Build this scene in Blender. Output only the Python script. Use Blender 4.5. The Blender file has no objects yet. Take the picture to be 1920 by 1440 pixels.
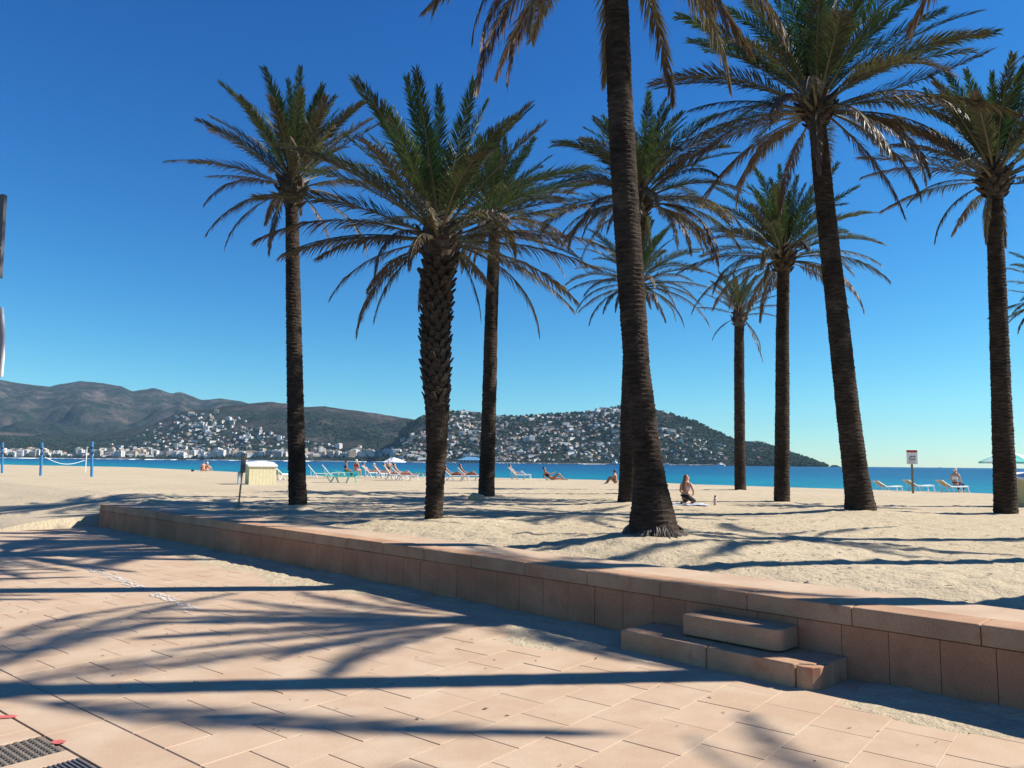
import bpy, bmesh, math, random
import numpy as np
from mathutils import Vector, Matrix

# ------------------------------------------------------------------ camera, world, sun, exposure
scene = bpy.context.scene
FPX = 1440.0
PITCH = math.atan(148 / 1440.0)
ROLL = 0.0105
CAMZ = 1.6
SUN_ELEV = 39.0
SUN_SLOPE = 0.12          # +Y per +X of the direction towards the sun
_R = np.array([1, 0, 0.0]); _F = np.array([0, math.cos(PITCH), math.sin(PITCH)])
_U = np.array([0, -math.sin(PITCH), math.cos(PITCH)])
_c, _s = math.cos(ROLL), math.sin(ROLL)
R2 = _c * _R + _s * _U
U2 = -_s * _R + _c * _U
C0 = np.array([0, 0, CAMZ])

cam_data = bpy.data.cameras.new("camera")
cam = bpy.data.objects.new("camera", cam_data)
scene.collection.objects.link(cam)
m = Matrix.Identity(4)
for i in range(3):
    m[i][0] = R2[i]; m[i][1] = U2[i]; m[i][2] = -_F[i]; m[i][3] = C0[i]
cam.matrix_world = m
cam_data.sensor_width = 36.0
cam_data.lens = 36.0 * FPX / 1920.0
cam_data.clip_start = 0.05
cam_data.clip_end = 60000.0
scene.camera = cam

world = bpy.data.worlds.new("World")
scene.world = world
world.use_nodes = True
wn = world.node_tree
wn.nodes.clear()
sky = wn.nodes.new("ShaderNodeTexSky")
sky.sky_type = 'NISHITA'
sky.sun_disc = False
sky.sun_elevation = math.radians(SUN_ELEV)
sky.sun_rotation = math.atan2(1.0, SUN_SLOPE)
sky.altitude = 0.0
sky.air_density = 1.0
sky.dust_density = 0.0
sky.ozone_density = 1.4
hsv = wn.nodes.new("ShaderNodeHueSaturation")
hsv.inputs["Saturation"].default_value = 1.12
# colour grade of the picture: one power and gain per channel over the whole sky
sepc = wn.nodes.new("ShaderNodeSeparateColor"); comb = wn.nodes.new("ShaderNodeCombineColor")
for ch, (pw_, gain_) in enumerate(((1.72, 0.140), (1.31, 0.525), (0.95, 1.25))):
    pn = wn.nodes.new("ShaderNodeMath"); pn.operation = 'POWER'; pn.inputs[1].default_value = pw_
    gn = wn.nodes.new("ShaderNodeMath"); gn.operation = 'MULTIPLY'; gn.inputs[1].default_value = gain_
    wn.links.new(sepc.outputs[ch], pn.inputs[0]); wn.links.new(pn.outputs[0], gn.inputs[0]); wn.links.new(gn.outputs[0], comb.inputs[ch])
bg = wn.nodes.new("ShaderNodeBackground")
bg.inputs["Strength"].default_value = 0.064
wo = wn.nodes.new("ShaderNodeOutputWorld")
wn.links.new(sky.outputs[0], hsv.inputs["Color"])
wn.links.new(hsv.outputs[0], sepc.inputs[0])
wn.links.new(comb.outputs[0], bg.inputs[0])
wn.links.new(bg.outputs[0], wo.inputs[0])

sun_data = bpy.data.lights.new("sun", 'SUN')
sun_data.energy = 5.0
sun_data.angle = math.radians(0.53)
sun_data.color = (1.0, 0.945, 0.85)
sun = bpy.data.objects.new("sun", sun_data)
scene.collection.objects.link(sun)
_h = math.hypot(1, SUN_SLOPE)
SUNV = Vector((math.cos(math.radians(SUN_ELEV)) / _h, math.cos(math.radians(SUN_ELEV)) * SUN_SLOPE / _h,
               math.sin(math.radians(SUN_ELEV))))
sun.rotation_euler = SUNV.to_track_quat('Z', 'Y').to_euler()
sun.location = (40, 5, 40)

scene.view_settings.view_transform = 'Standard'
scene.view_settings.look = 'None'
scene.view_settings.exposure = 0.88
scene.view_settings.gamma = 1.0
scene.view_settings.use_curve_mapping = False

# ------------------------------------------------------------------ helpers
COL = scene.collection
rng = np.random.default_rng(7)
random.seed(7)
S2 = math.sqrt(0.5)

def ray(x, y):
    return _F + R2 * (x - 960) / FPX + U2 * (720 - y) / FPX
def gp(x, y, z=0.0):
    d = ray(x, y); t = (z - CAMZ) / d[2]
    return C0 + d * t
def at(x, y, Y):
    d = ray(x, y); return C0 + d * (Y / d[1])
def uv_xy(u, v):
    return (-u + v) * S2, (u + v) * S2
def xy_uv(x, y):
    return (-x + y) * S2, (x + y) * S2

def hash2(ix, iy, seed=0):
    n = (ix.astype(np.int64) * 374761393 + iy.astype(np.int64) * 668265263 + seed * 974634777) & 0x7fffffff
    n = ((n ^ (n >> 13)) * 1274126177) & 0x7fffffff
    n = n ^ (n >> 16)
    return (n & 0xffff) / 65535.0
def vnoise(x, y, seed=0):
    x = np.asarray(x, float); y = np.asarray(y, float)
    ix = np.floor(x); iy = np.floor(y)
    fx = x - ix; fy = y - iy
    fx = fx * fx * (3 - 2 * fx); fy = fy * fy * (3 - 2 * fy)
    a = hash2(ix, iy, seed); b = hash2(ix + 1, iy, seed)
    c = hash2(ix, iy + 1, seed); d = hash2(ix + 1, iy + 1, seed)
    return (a + (b - a) * fx) * (1 - fy) + (c + (d - c) * fx) * fy
def fbm(x, y, seed=0, octv=4):
    t = 0; a = 0.5; s = 0
    for k in range(octv):
        t = t + a * vnoise(np.asarray(x) * 2 ** k, np.asarray(y) * 2 ** k, seed + k); s += a; a *= 0.5
    return t / s
def sstep(a, b, x):
    t = np.clip((x - a) / (b - a), 0, 1)
    return t * t * (3 - 2 * t)

def tag(o, label=None, cat=None, group=None, kind=None):
    if label: o["label"] = label
    if cat: o["category"] = cat
    if group: o["group"] = group
    if kind: o["kind"] = kind
    return o

def link(name, mesh, parent=None, loc=None):
    o = bpy.data.objects.new(name, mesh)
    COL.objects.link(o)
    if parent is not None: o.parent = parent
    if loc is not None: o.location = loc
    return o
def empty(name, loc=(0, 0, 0), rz=0.0):
    o = bpy.data.objects.new(name, None)
    COL.objects.link(o)
    o.location = loc; o.rotation_euler = (0, 0, rz)
    o.empty_display_size = 0.2
    return o

class MB:
    """collects vertices and faces for one mesh"""
    def __init__(self):
        self.v = []; self.f = []; self.m = []
    def add(self, vs, fs, mat=0):
        n = len(self.v)
        self.v.extend([tuple(float(c) for c in p) for p in vs])
        for f in fs:
            self.f.append(tuple(i + n for i in f)); self.m.append(mat)
    def box(self, lo, hi, mat=0, M=None):
        x0, y0, z0 = lo; x1, y1, z1 = hi
        vs = [(x0, y0, z0), (x1, y0, z0), (x1, y1, z0), (x0, y1, z0), (x0, y0, z1), (x1, y0, z1), (x1, y1, z1), (x0, y1, z1)]
        if M is not None: vs = [tuple(M @ Vector(p)) for p in vs]
        self.add(vs, [(0, 3, 2, 1), (4, 5, 6, 7), (0, 1, 5, 4), (1, 2, 6, 5), (2, 3, 7, 6), (3, 0, 4, 7)], mat)
    def tube(self, pts, r, n=8, mat=0, cap=True):
        pts = [Vector(p) for p in pts]
        rs = r if isinstance(r, (list, tuple)) else [r] * len(pts)
        vs = []
        for i, p in enumerate(pts):
            t = (pts[min(i + 1, len(pts) - 1)] - pts[max(i - 1, 0)]).normalized()
            a = Vector((0, 0, 1)) if abs(t.z) < 0.9 else Vector((1, 0, 0))
            s = t.cross(a).normalized(); b = s.cross(t)
            for k in range(n):
                w = 2 * math.pi * k / n
                vs.append(p + (s * math.cos(w) + b * math.sin(w)) * rs[i])
        fs = []
        for i in range(len(pts) - 1):
            for k in range(n):
                fs.append((i * n + k, i * n + (k + 1) % n, (i + 1) * n + (k + 1) % n, (i + 1) * n + k))
        if cap:
            fs.append(tuple(range(n))); fs.append(tuple(reversed(range((len(pts) - 1) * n, len(pts) * n))))
        self.add(vs, fs, mat)
    def lathe(self, prof, n=12, mat=0, c=(0, 0, 0)):
        vs = []; fs = []
        for r, z in prof:
            for k in range(n):
                w = 2 * math.pi * k / n
                vs.append((c[0] + r * math.cos(w), c[1] + r * math.sin(w), c[2] + z))
        for i in range(len(prof) - 1):
            for k in range(n):
                fs.append((i * n + k, i * n + (k + 1) % n, (i + 1) * n + (k + 1) % n, (i + 1) * n + k))
        fs.append(tuple(reversed(range(n)))); fs.append(tuple(range((len(prof) - 1) * n, len(prof) * n)))
        self.add(vs, fs, mat)
    def mesh(self, name, mats, smooth=False):
        me = bpy.data.meshes.new(name)
        me.from_pydata(self.v, [], self.f)
        for mt in (mats if isinstance(mats, (list, tuple)) else [mats]): me.materials.append(mt)
        me.polygons.foreach_set("material_index", self.m)
        if smooth: me.polygons.foreach_set("use_smooth", [True] * len(self.f))
        me.update()
        return me
    def build(self, name, mats, parent=None, loc=None, smooth=False):
        return link(name, self.mesh(name, mats, smooth), parent, loc)

def bevel_mesh(me, w=0.01, seg=2):
    bm = bmesh.new(); bm.from_mesh(me)
    bmesh.ops.bevel(bm, geom=list(bm.edges), offset=w, segments=seg, profile=0.6, affect='EDGES', clamp_overlap=True)
    bm.to_mesh(me); bm.free()
    return me

# ------------------------------------------------------------------ materials
def new_mat(name):
    mt = bpy.data.materials.new(name); mt.use_nodes = True
    nt = mt.node_tree
    return mt, nt, nt.nodes["Principled BSDF"]
def N(nt, typ, **kw):
    n = nt.nodes.new(typ)
    for k, v in kw.items():
        if k in n.inputs: n.inputs[k].default_value = v
        else: setattr(n, k, v)
    return n
def noise(nt, scale, detail=4, rough=0.55, vec=None):
    n = N(nt, "ShaderNodeTexNoise"); n.inputs["Scale"].default_value = scale
    n.inputs["Detail"].default_value = detail; n.inputs["Roughness"].default_value = rough
    if vec is not None: nt.links.new(vec, n.inputs["Vector"])
    return n
def ramp(nt, fac, stops):
    r = N(nt, "ShaderNodeValToRGB")
    e = r.color_ramp.elements
    while len(e) < len(stops): e.new(0.5)
    for i, (p, c) in enumerate(stops):
        e[i].position = p; e[i].color = (*c, 1) if len(c) == 3 else c
    nt.links.new(fac, r.inputs[0])
    return r
def mix(nt, fac, a, b, mode='MIX'):
    mx = N(nt, "ShaderNodeMix", data_type='RGBA', blend_type=mode)
    if isinstance(fac, (int, float)): mx.inputs[0].default_value = fac
    else: nt.links.new(fac, mx.inputs[0])
    for i, q in ((6, a), (7, b)):
        if isinstance(q, tuple): mx.inputs[i].default_value = (*q, 1) if len(q) == 3 else q
        else: nt.links.new(q, mx.inputs[i])
    return mx.outputs[2]
def bump(nt, bsdf, h, strength=0.3, dist=0.01):
    b = N(nt, "ShaderNodeBump"); b.inputs["Strength"].default_value = strength; b.inputs["Distance"].default_value = dist
    nt.links.new(h, b.inputs["Height"]); nt.links.new(b.outputs[0], bsdf.inputs["Normal"])
    return b
def geo_pos(nt):
    return N(nt, "ShaderNodeNewGeometry").outputs["Position"]
def flat(name, col, rough=0.6, spec=0.3, var=0.12, scale=8.0, metallic=0.0):
    mt, nt, b = new_mat(name)
    n = noise(nt, scale, 5, 0.6, N(nt, "ShaderNodeTexCoord").outputs["Object"])
    lo = tuple(c * (1 - var) for c in col); hi = tuple(min(1, c * (1 + var)) for c in col)
    r = ramp(nt, n.outputs[0], [(0.3, lo), (0.7, hi)])
    nt.links.new(r.outputs[0], b.inputs["Base Color"])
    b.inputs["Roughness"].default_value = rough
    b.inputs["Specular IOR Level"].default_value = spec
    b.inputs["Metallic"].default_value = metallic
    return mt

def mat_paving():
    mt, nt, b = new_mat("terracotta_paving")
    pos = geo_pos(nt)
    at_ = N(nt, "ShaderNodeAttribute", attribute_name="tone")
    base = ramp(nt, at_.outputs["Fac"], [(0.0, (0.440, 0.310, 0.210)), (0.5, (0.456, 0.324, 0.220)), (1.0, (0.472, 0.338, 0.232))])
    n1 = noise(nt, 2.2, 5, 0.6, pos)
    dusty = ramp(nt, n1.outputs[0], [(0.42, (0, 0, 0)), (0.72, (1, 1, 1))])
    c = mix(nt, dusty.outputs[0], base.outputs[0], (0.52, 0.40, 0.285))
    n2 = noise(nt, 130, 3, 0.6, pos)
    sp = ramp(nt, n2.outputs[0], [(0.3, (0.82, 0.80, 0.78)), (0.6, (1.04, 1.04, 1.04))])
    c = mix(nt, 1.0, c, sp.outputs[0], 'MULTIPLY')
    n3 = noise(nt, 9, 6, 0.75, pos)
    st = ramp(nt, n3.outputs[0], [(0.66, (1, 1, 1)), (0.76, (0.72, 0.66, 0.60))])
    c = mix(nt, 0.8, c, st.outputs[0], 'MULTIPLY')
    nt.links.new(c, b.inputs["Base Color"])
    b.inputs["Roughness"].default_value = 0.85; b.inputs["Specular IOR Level"].default_value = 0.2
    bump(nt, b, n2.outputs[0], 0.25, 0.004)
    return mt
def mat_wallstone():
    mt, nt, b = new_mat("brown_red_wall_stone")
    pos = geo_pos(nt)
    at_ = N(nt, "ShaderNodeAttribute", attribute_name="tone")
    base = ramp(nt, at_.outputs["Fac"], [(0.0, (0.440, 0.208, 0.118)), (0.5, (0.452, 0.215, 0.123)), (1.0, (0.466, 0.225, 0.130))])
    n1 = noise(nt, 1.6, 6, 0.65, pos)
    st = ramp(nt, n1.outputs[0], [(0.35, (0.72, 0.70, 0.68)), (0.6, (1.05, 1.05, 1.05))])
    c = mix(nt, 0.9, base.outputs[0], st.outputs[0], 'MULTIPLY')
    n2 = noise(nt, 90, 4, 0.6, pos)
    sp = ramp(nt, n2.outputs[0], [(0.3, (0.80, 0.78, 0.76)), (0.62, (1.06, 1.06, 1.06))])
    c = mix(nt, 1.0, c, sp.outputs[0], 'MULTIPLY')
    n4 = noise(nt, 5, 3, 0.5, pos)
    rd = ramp(nt, n4.outputs[0], [(0.60, (0, 0, 0)), (0.72, (1, 1, 1))])
    c = mix(nt, rd.outputs[0], c, (0.37, 0.175, 0.10))
    nt.links.new(c, b.inputs["Base Color"])
    b.inputs["Roughness"].default_value = 0.85; b.inputs["Specular IOR Level"].default_value = 0.2
    bump(nt, b, n2.outputs[0], 0.4, 0.006)
    return mt
def mat_cap():
    mt = mat_wallstone(); mt.name = "coping_stone"
    nt = mt.node_tree
    for n in nt.nodes:
        if n.type == 'VALTORGB' and len(n.color_ramp.elements) == 3:
            for e, c in zip(n.color_ramp.elements, ((0.430, 0.262, 0.162), (0.450, 0.278, 0.173), (0.47, 0.295, 0.186))): e.color = (*c, 1)
    return mt
def mat_sand():
    mt, nt, b = new_mat("beach_sand")
    pos = geo_pos(nt)
    n1 = noise(nt, 0.35, 5, 0.6, pos)
    base = ramp(nt, n1.outputs[0], [(0.3, (0.450, 0.368, 0.252)), (0.7, (0.515, 0.430, 0.305))])
    n2 = noise(nt, 60, 4, 0.7, pos)
    sp = ramp(nt, n2.outputs[0], [(0.28, (0.74, 0.71, 0.68)), (0.6, (1.06, 1.06, 1.05))])
    c = mix(nt, 1.0, base.outputs[0], sp.outputs[0], 'MULTIPLY')
    n3 = noise(nt, 13, 5, 0.8, pos)
    db = ramp(nt, n3.outputs[0], [(0.685, (1, 1, 1)), (0.72, (0.42, 0.33, 0.25))])
    c = mix(nt, 0.8, c, db.outputs[0], 'MULTIPLY')
    nt.links.new(c, b.inputs["Base Color"])
    b.inputs["Roughness"].default_value = 0.95; b.inputs["Specular IOR Level"].default_value = 0.1
    n4 = noise(nt, 11, 6, 0.65, pos)
    bump(nt, b, n4.outputs[0], 0.6, 0.07)
    return mt
def mat_sea():
    mt, nt, b = new_mat("sea_water")
    pos = geo_pos(nt)
    dot = N(nt, "ShaderNodeVectorMath", operation='DOT_PRODUCT'); nt.links.new(pos, dot.inputs[0]); dot.inputs[1].default_value = (S2, S2, 0)
    n0 = noise(nt, 0.02, 4, 0.6, pos)
    add = N(nt, "ShaderNodeMath", operation='MULTIPLY_ADD'); nt.links.new(n0.outputs[0], add.inputs[0]); add.inputs[1].default_value = 60; nt.links.new(dot.outputs["Value"], add.inputs[2])
    mr = N(nt, "ShaderNodeMapRange"); nt.links.new(add.outputs[0], mr.inputs[0])
    mr.inputs[1].default_value = 60; mr.inputs[2].default_value = 520
    base = ramp(nt, mr.outputs[0], [(0.0, (0.006, 0.230, 0.245)), (0.12, (0.003, 0.160, 0.215)), (0.35, (0.0015, 0.080, 0.165)), (1.0, (0.001, 0.045, 0.125))])
    mp = N(nt, "ShaderNodeMapping"); nt.links.new(pos, mp.inputs[0]); mp.inputs["Rotation"].default_value = (0, 0, math.radians(-20)); mp.inputs["Scale"].default_value = (0.25, 1.0, 1)
    w = noise(nt, 0.35, 6, 0.65, mp.outputs[0])
    sp = ramp(nt, w.outputs[0], [(0.38, (0.55, 0.68, 0.78)), (0.62, (1.5, 1.32, 1.2))])
    c = mix(nt, 1.0, base.outputs[0], sp.outputs[0], 'MULTIPLY')
    nt.links.new(c, b.inputs["Base Color"])
    b.inputs["Roughness"].default_value = 0.3; b.inputs["Specular IOR Level"].default_value = 0.12
    b.inputs["IOR"].default_value = 1.33
    bump(nt, b, w.outputs[0], 0.9, 0.6)
    return mt
def mat_trunk(name, lo, hi):
    mt, nt, b = new_mat(name)
    tc = N(nt, "ShaderNodeTexCoord").outputs["Object"]
    mp = N(nt, "ShaderNodeMapping"); nt.links.new(tc, mp.inputs[0]); mp.inputs["Scale"].default_value = (1, 1, 3.5)
    n1 = noise(nt, 5, 6, 0.7, mp.outputs[0])
    r = ramp(nt, n1.outputs[0], [(0.3, lo), (0.72, hi)])
    n3 = noise(nt, 1.3, 5, 0.7, tc)
    pt = ramp(nt, n3.outputs[0], [(0.38, (0.62, 0.60, 0.60)), (0.55, (1.0, 1.0, 1.0)), (0.70, (1.7, 1.68, 1.66))])
    nt.links.new(mix(nt, 1.0, r.outputs[0], pt.outputs[0], 'MULTIPLY'), b.inputs["Base Color"])
    b.inputs["Roughness"].default_value = 0.95; b.inputs["Specular IOR Level"].default_value = 0.1
    n2 = noise(nt, 26, 5, 0.7, mp.outputs[0])
    bump(nt, b, n2.outputs[0], 0.8, 0.03)
    return mt
def mat_frond():
    mt, nt, b = new_mat("palm_leaflets")
    a = N(nt, "ShaderNodeAttribute", attribute_name="dry")
    oi = N(nt, "ShaderNodeObjectInfo")
    g = ramp(nt, oi.outputs["Random"], [(0.0, (0.026, 0.056, 0.030)), (0.5, (0.036, 0.072, 0.031)), (1.0, (0.052, 0.086, 0.034))])
    d = ramp(nt, oi.outputs["Random"], [(0.0, (0.110, 0.064, 0.048)), (0.5, (0.145, 0.086, 0.064)), (1.0, (0.235, 0.165, 0.125))])
    c = mix(nt, a.outputs["Fac"], g.outputs[0], d.outputs[0])
    nt.links.new(c, b.inputs["Base Color"])
    b.inputs["Roughness"].default_value = 0.5; b.inputs["Specular IOR Level"].default_value = 0.32
    tr = N(nt, "ShaderNodeBsdfTranslucent")
    nt.links.new(mix(nt, 1.0, c, (1.0, 1.35, 0.6), 'MULTIPLY'), tr.inputs[0])
    ms = N(nt, "ShaderNodeMixShader"); ms.inputs[0].default_value = 0.22
    nt.links.new(b.outputs[0], ms.inputs[1]); nt.links.new(tr.outputs[0], ms.inputs[2])
    nt.links.new(ms.outputs[0], nt.nodes["Material Output"].inputs[0])
    return mt
def mat_hill():
    mt, nt, b = new_mat("scrub_hillside")
    pos = geo_pos(nt)
    n1 = noise(nt, 0.0035, 6, 0.62, pos)
    base = ramp(nt, n1.outputs[0], [(0.36, (0.016, 0.024, 0.015)), (0.5, (0.026, 0.032, 0.022)), (0.60, (0.044, 0.040, 0.036)), (0.70, (0.095, 0.078, 0.068))])
    n2 = noise(nt, 0.035, 5, 0.75, pos)
    sp = ramp(nt, n2.outputs[0], [(0.38, (0.35, 0.42, 0.4)), (0.62, (1.5, 1.4, 1.3))])
    c = mix(nt, 1.0, base.outputs[0], sp.outputs[0], 'MULTIPLY')
    # bare rock where it is steep and high
    sep = N(nt, "ShaderNodeSeparateXYZ"); nt.links.new(pos, sep.inputs[0])
    mr = N(nt, "ShaderNodeMapRange"); nt.links.new(sep.outputs[2], mr.inputs[0]); mr.inputs[1].default_value = 150; mr.inputs[2].default_value = 420
    n3 = noise(nt, 0.008, 6, 0.7, pos)
    rk = ramp(nt, n3.outputs[0], [(0.5, (0, 0, 0)), (0.62, (1, 1, 1))])
    fm = N(nt, "ShaderNodeMath", operation='MULTIPLY'); nt.links.new(mr.outputs[0], fm.inputs[0]); nt.links.new(rk.outputs[0], fm.inputs[1])
    fm2 = N(nt, "ShaderNodeMath", operation='MULTIPLY'); nt.links.new(fm.outputs[0], fm2.inputs[0]); fm2.inputs[1].default_value = 0.7
    c = mix(nt, fm2.outputs[0], c, (0.13, 0.098, 0.09))
    nt.links.new(c, b.inputs["Base Color"])
    b.inputs["Roughness"].default_value = 1.0; b.inputs["Specular IOR Level"].default_value = 0.0
    bump(nt, b, n2.outputs[0], 1.0, 14.0)
    return mt
M = dict(
    cap=mat_cap(), paving=mat_paving(), stone=mat_wallstone(), sand=mat_sand(), sea=mat_sea(), frond=mat_frond(), hill=mat_hill(),
    trunk=mat_trunk("palm_bark", (0.020, 0.015, 0.012), (0.092, 0.068, 0.052)),
    trunk_pale=mat_trunk("palm_bark_pale", (0.035, 0.027, 0.021), (0.15, 0.115, 0.088)),
    boot=mat_trunk("palm_leaf_base", (0.045, 0.036, 0.030), (0.16, 0.125, 0.098)),
    roots=mat_trunk("palm_roots", (0.10, 0.085, 0.070), (0.36, 0.31, 0.25)),
    rachis=flat("palm_rachis", (0.125, 0.105, 0.055), 0.5, 0.4, 0.25),
    joint=flat("sand_in_joints", (0.52, 0.375, 0.27), 0.95, 0.1, 0.12, 20),
    base=flat("joint_bed", (0.24, 0.165, 0.115), 1.0, 0.0, 0.2, 20),
    white=flat("white_paint", (0.78, 0.77, 0.74), 0.5, 0.4, 0.05),
    chalk=flat("worn_white_paint", (0.60, 0.54, 0.48), 0.9, 0.1, 0.10, 40),
    redspray=flat("red_spray_paint", (0.52, 0.125, 0.115), 0.8, 0.2, 0.25, 30),
    studs=flat("worn_studs", (0.155, 0.125, 0.10), 0.85, 0.2, 0.3, 40),
    iron=flat("cast_iron", (0.10, 0.095, 0.09), 0.6, 0.4, 0.4, 60),
    cream=flat("cream_boards", (0.74, 0.66, 0.42), 0.7, 0.2, 0.08),
    creamshade=flat("cream_boards_shaded", (0.62, 0.53, 0.28), 0.7, 0.2, 0.22, 3),  # shade of the boxes' left side put into a darker, mottled cream
    lid=flat("lid_white", (0.80, 0.79, 0.74), 0.6, 0.3, 0.05),
    bluepost=flat("blue_painted_steel", (0.03, 0.17, 0.36), 0.45, 0.5, 0.10),
    navy=flat("dark_blue", (0.02, 0.03, 0.09), 0.7, 0.2, 0.1),
    wood=flat("weathered_post", (0.25, 0.19, 0.12), 0.8, 0.2, 0.3, 12),
    steel=flat("dull_steel", (0.30, 0.30, 0.31), 0.45, 0.5, 0.1),
    darkgrey=flat("dark_grey_metal", (0.10, 0.10, 0.11), 0.5, 0.4, 0.12),
    signred=flat("sign_red", (0.42, 0.035, 0.03), 0.5, 0.4, 0.08),
    green=flat("green_mesh_fabric", (0.02, 0.27, 0.14), 0.7, 0.2, 0.12),
    dkgreen=flat("dark_green_fabric", (0.015, 0.085, 0.045), 0.8, 0.2, 0.12),
    teal=flat("teal_fabric", (0.16, 0.55, 0.47), 0.8, 0.2, 0.06),
    paleteal=flat("pale_teal_fabric", (0.60, 0.78, 0.70), 0.8, 0.2, 0.05),
    beigefab=flat("beige_fabric", (0.55, 0.44, 0.28), 0.8, 0.2, 0.1),
    redfab=flat("dark_red_towel", (0.34, 0.055, 0.04), 0.9, 0.1, 0.15),
    skin=flat("fair_skin", (0.52, 0.29, 0.19), 0.5, 0.35, 0.06),  # fair skin, its own even tone
    tan=flat("tanned_skin", (0.34, 0.165, 0.10), 0.5, 0.35, 0.06),
    hair=flat("red_brown_hair", (0.25, 0.11, 0.05), 0.45, 0.4, 0.35, 25),
    dkhair=flat("dark_hair", (0.025, 0.018, 0.014), 0.5, 0.4, 0.2),
    pink=flat("pink_cotton", (0.72, 0.50, 0.52), 0.8, 0.2, 0.05),
    black=flat("black_cloth", (0.018, 0.017, 0.018), 0.8, 0.2, 0.1),
    redcloth=flat("red_cloth", (0.50, 0.05, 0.05), 0.8, 0.2, 0.1),
    bluecloth=flat("blue_grey_cloth", (0.42, 0.47, 0.55), 0.8, 0.2, 0.12),
    hwhite=flat("white_render", (0.68, 0.65, 0.61), 0.9, 0.1, 0.08, 0.1),
    hcream=flat("cream_render", (0.54, 0.45, 0.34), 0.9, 0.1, 0.08, 0.1),
    hgrey=flat("grey_render", (0.40, 0.37, 0.34), 0.9, 0.1, 0.08, 0.1),
    tile=flat("terracotta_roof", (0.34, 0.16, 0.10), 0.9, 0.1, 0.2, 0.3),
    glass=flat("dark_window", (0.045, 0.05, 0.06), 0.3, 0.5, 0.2, 0.2),
    fort=flat("fort_stone", (0.36, 0.29, 0.22), 0.95, 0.1, 0.15, 0.1),
    leafdark=flat("pine_foliage", (0.020, 0.034, 0.016), 0.95, 0.05, 0.45, 0.03),
    blueroof=flat("blue_roof", (0.10, 0.26, 0.42), 0.6, 0.3, 0.08),
)

# ------------------------------------------------------------------ shape of the sand
SAND0 = 0.545
crest_px = [(0, 871), (250, 876), (440, 885), (560, 891), (760, 893), (1000, 897), (1160, 901), (1300, 908), (1520, 915), (1700, 920), (1900, 927)]
_cu = []; _cv = []
for _x, _y in crest_px:
    _p = gp(_x, _y, 0.5); _q = xy_uv(_p[0], _p[1]); _cu.append(_q[0]); _cv.append(_q[1])
_o = np.argsort(_cu); CU = np.array(_cu)[_o]; CV = np.array(_cv)[_o]
def crest(u): return np.interp(u, CU, CV)
MOUNDS = []       # (x, y, radius, height)
WALL_END = 19.75
def sand_z(x, y, detail=True):
    x = np.asarray(x, float); y = np.asarray(y, float)
    u, v = xy_uv(x, y)
    z = SAND0 + 0.0 * u
    if detail:
        z = z + (fbm(u / 2.6, v / 2.6, 3, 4) - 0.5) * 0.032 * sstep(6.9, 9.5, v)
    for mx_, my_, mr_, mh_ in MOUNDS:
        d2 = ((x - mx_) ** 2 + (y - my_) ** 2) / mr_ ** 2
        z = z + mh_ * np.exp(-d2)
    cv = crest(u)
    z = z - 0.045 * sstep(cv - 8, cv, v) - 2.6 * np.clip((v - cv) / 18.0, 0, 1.3) ** 1.25
    # beyond the end of the wall the sand runs out over the paving
    out = sstep(WALL_END - 0.05, WALL_END + 0.25, u)
    edge = 4.0 + (fbm(u / 1.7, v * 0 + 3.3, 11, 3) - 0.5) * 1.2
    rampz = np.clip((v - edge) / (8.2 - edge), 0, 1)
    rampz = rampz ** 0.8 + 0.09 * np.sin(np.clip((v - edge) / 1.6, 0, 2) * math.pi) * (fbm(u / 1.2, v / 1.2, 21, 3))
    zl = np.where(v > edge - 0.02, -0.03 + (z + 0.03) * np.clip(rampz, 0, 1.1), -0.10)
    zl = np.where(v > 8.2, z, zl)
    z = z - 0.075 * (1 - sstep(6.95, 8.1, v)) * (1 - .75 * sstep(10.5, 15, u))
    zin = np.where(v < 6.93, -0.25, z)
    return np.where(out > 0.5, zl, zin)
def sz(x, y): return float(sand_z(np.array([x]), np.array([y]))[0])

# ------------------------------------------------------------------ palms: where they stand
# name key, base pixel, mound radius/height, trunk pixel path, widths (m), crown settings
def base_at(px, py, zz): return gp(px, py, zz)
PALMS = {
    'A': dict(b=(559, 948), z=.58, mound=(1.2, .07)),
    'B': dict(b=(813, 974), z=.57, mound=(1.0, .05)),
    'C': dict(b=(912, 930), z=.60, mound=(1.3, .09)),
    'D': dict(b=(1228, 1000), z=.68, mound=(.95, .15)),
    'E': dict(b=(1178, 941), z=.62, mound=(1.3, .10)),
    'F': dict(b=(1200, 925), z=.57, mound=(1.2, .05)),
    'G': dict(b=(1388, 919), z=.54, mound=(1.0, .02)),
    'H': dict(b=(1466, 941), z=.55, mound=(1.0, .02)),
    'I': dict(b=(1614, 956), z=.66, mound=(1.5, .12)),
    'J': dict(b=(1886, 964), z=.56, mound=(1.0, .03)),
}
for k, d in PALMS.items():
    d['z'] = SAND0 + d['mound'][1]; P = gp(*d['b'], d['z'] - .01); d['P'] = P
    MOUNDS.append((P[0], P[1], d['mound'][0], d['mound'][1]))
_p = gp(243, 941, .62); MOUNDS.append((_p[0] + .1, _p[1] + .3, .55, .16))
OFF = [(7.0, 6.69, 8.3), (9.6, 9.2, 7.3), (11.9, 12.1, 6.2), (11.5, 4.30, 7.0)]
for x, y, h in OFF: MOUNDS.append((x, y, 1.1, .05))

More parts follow.
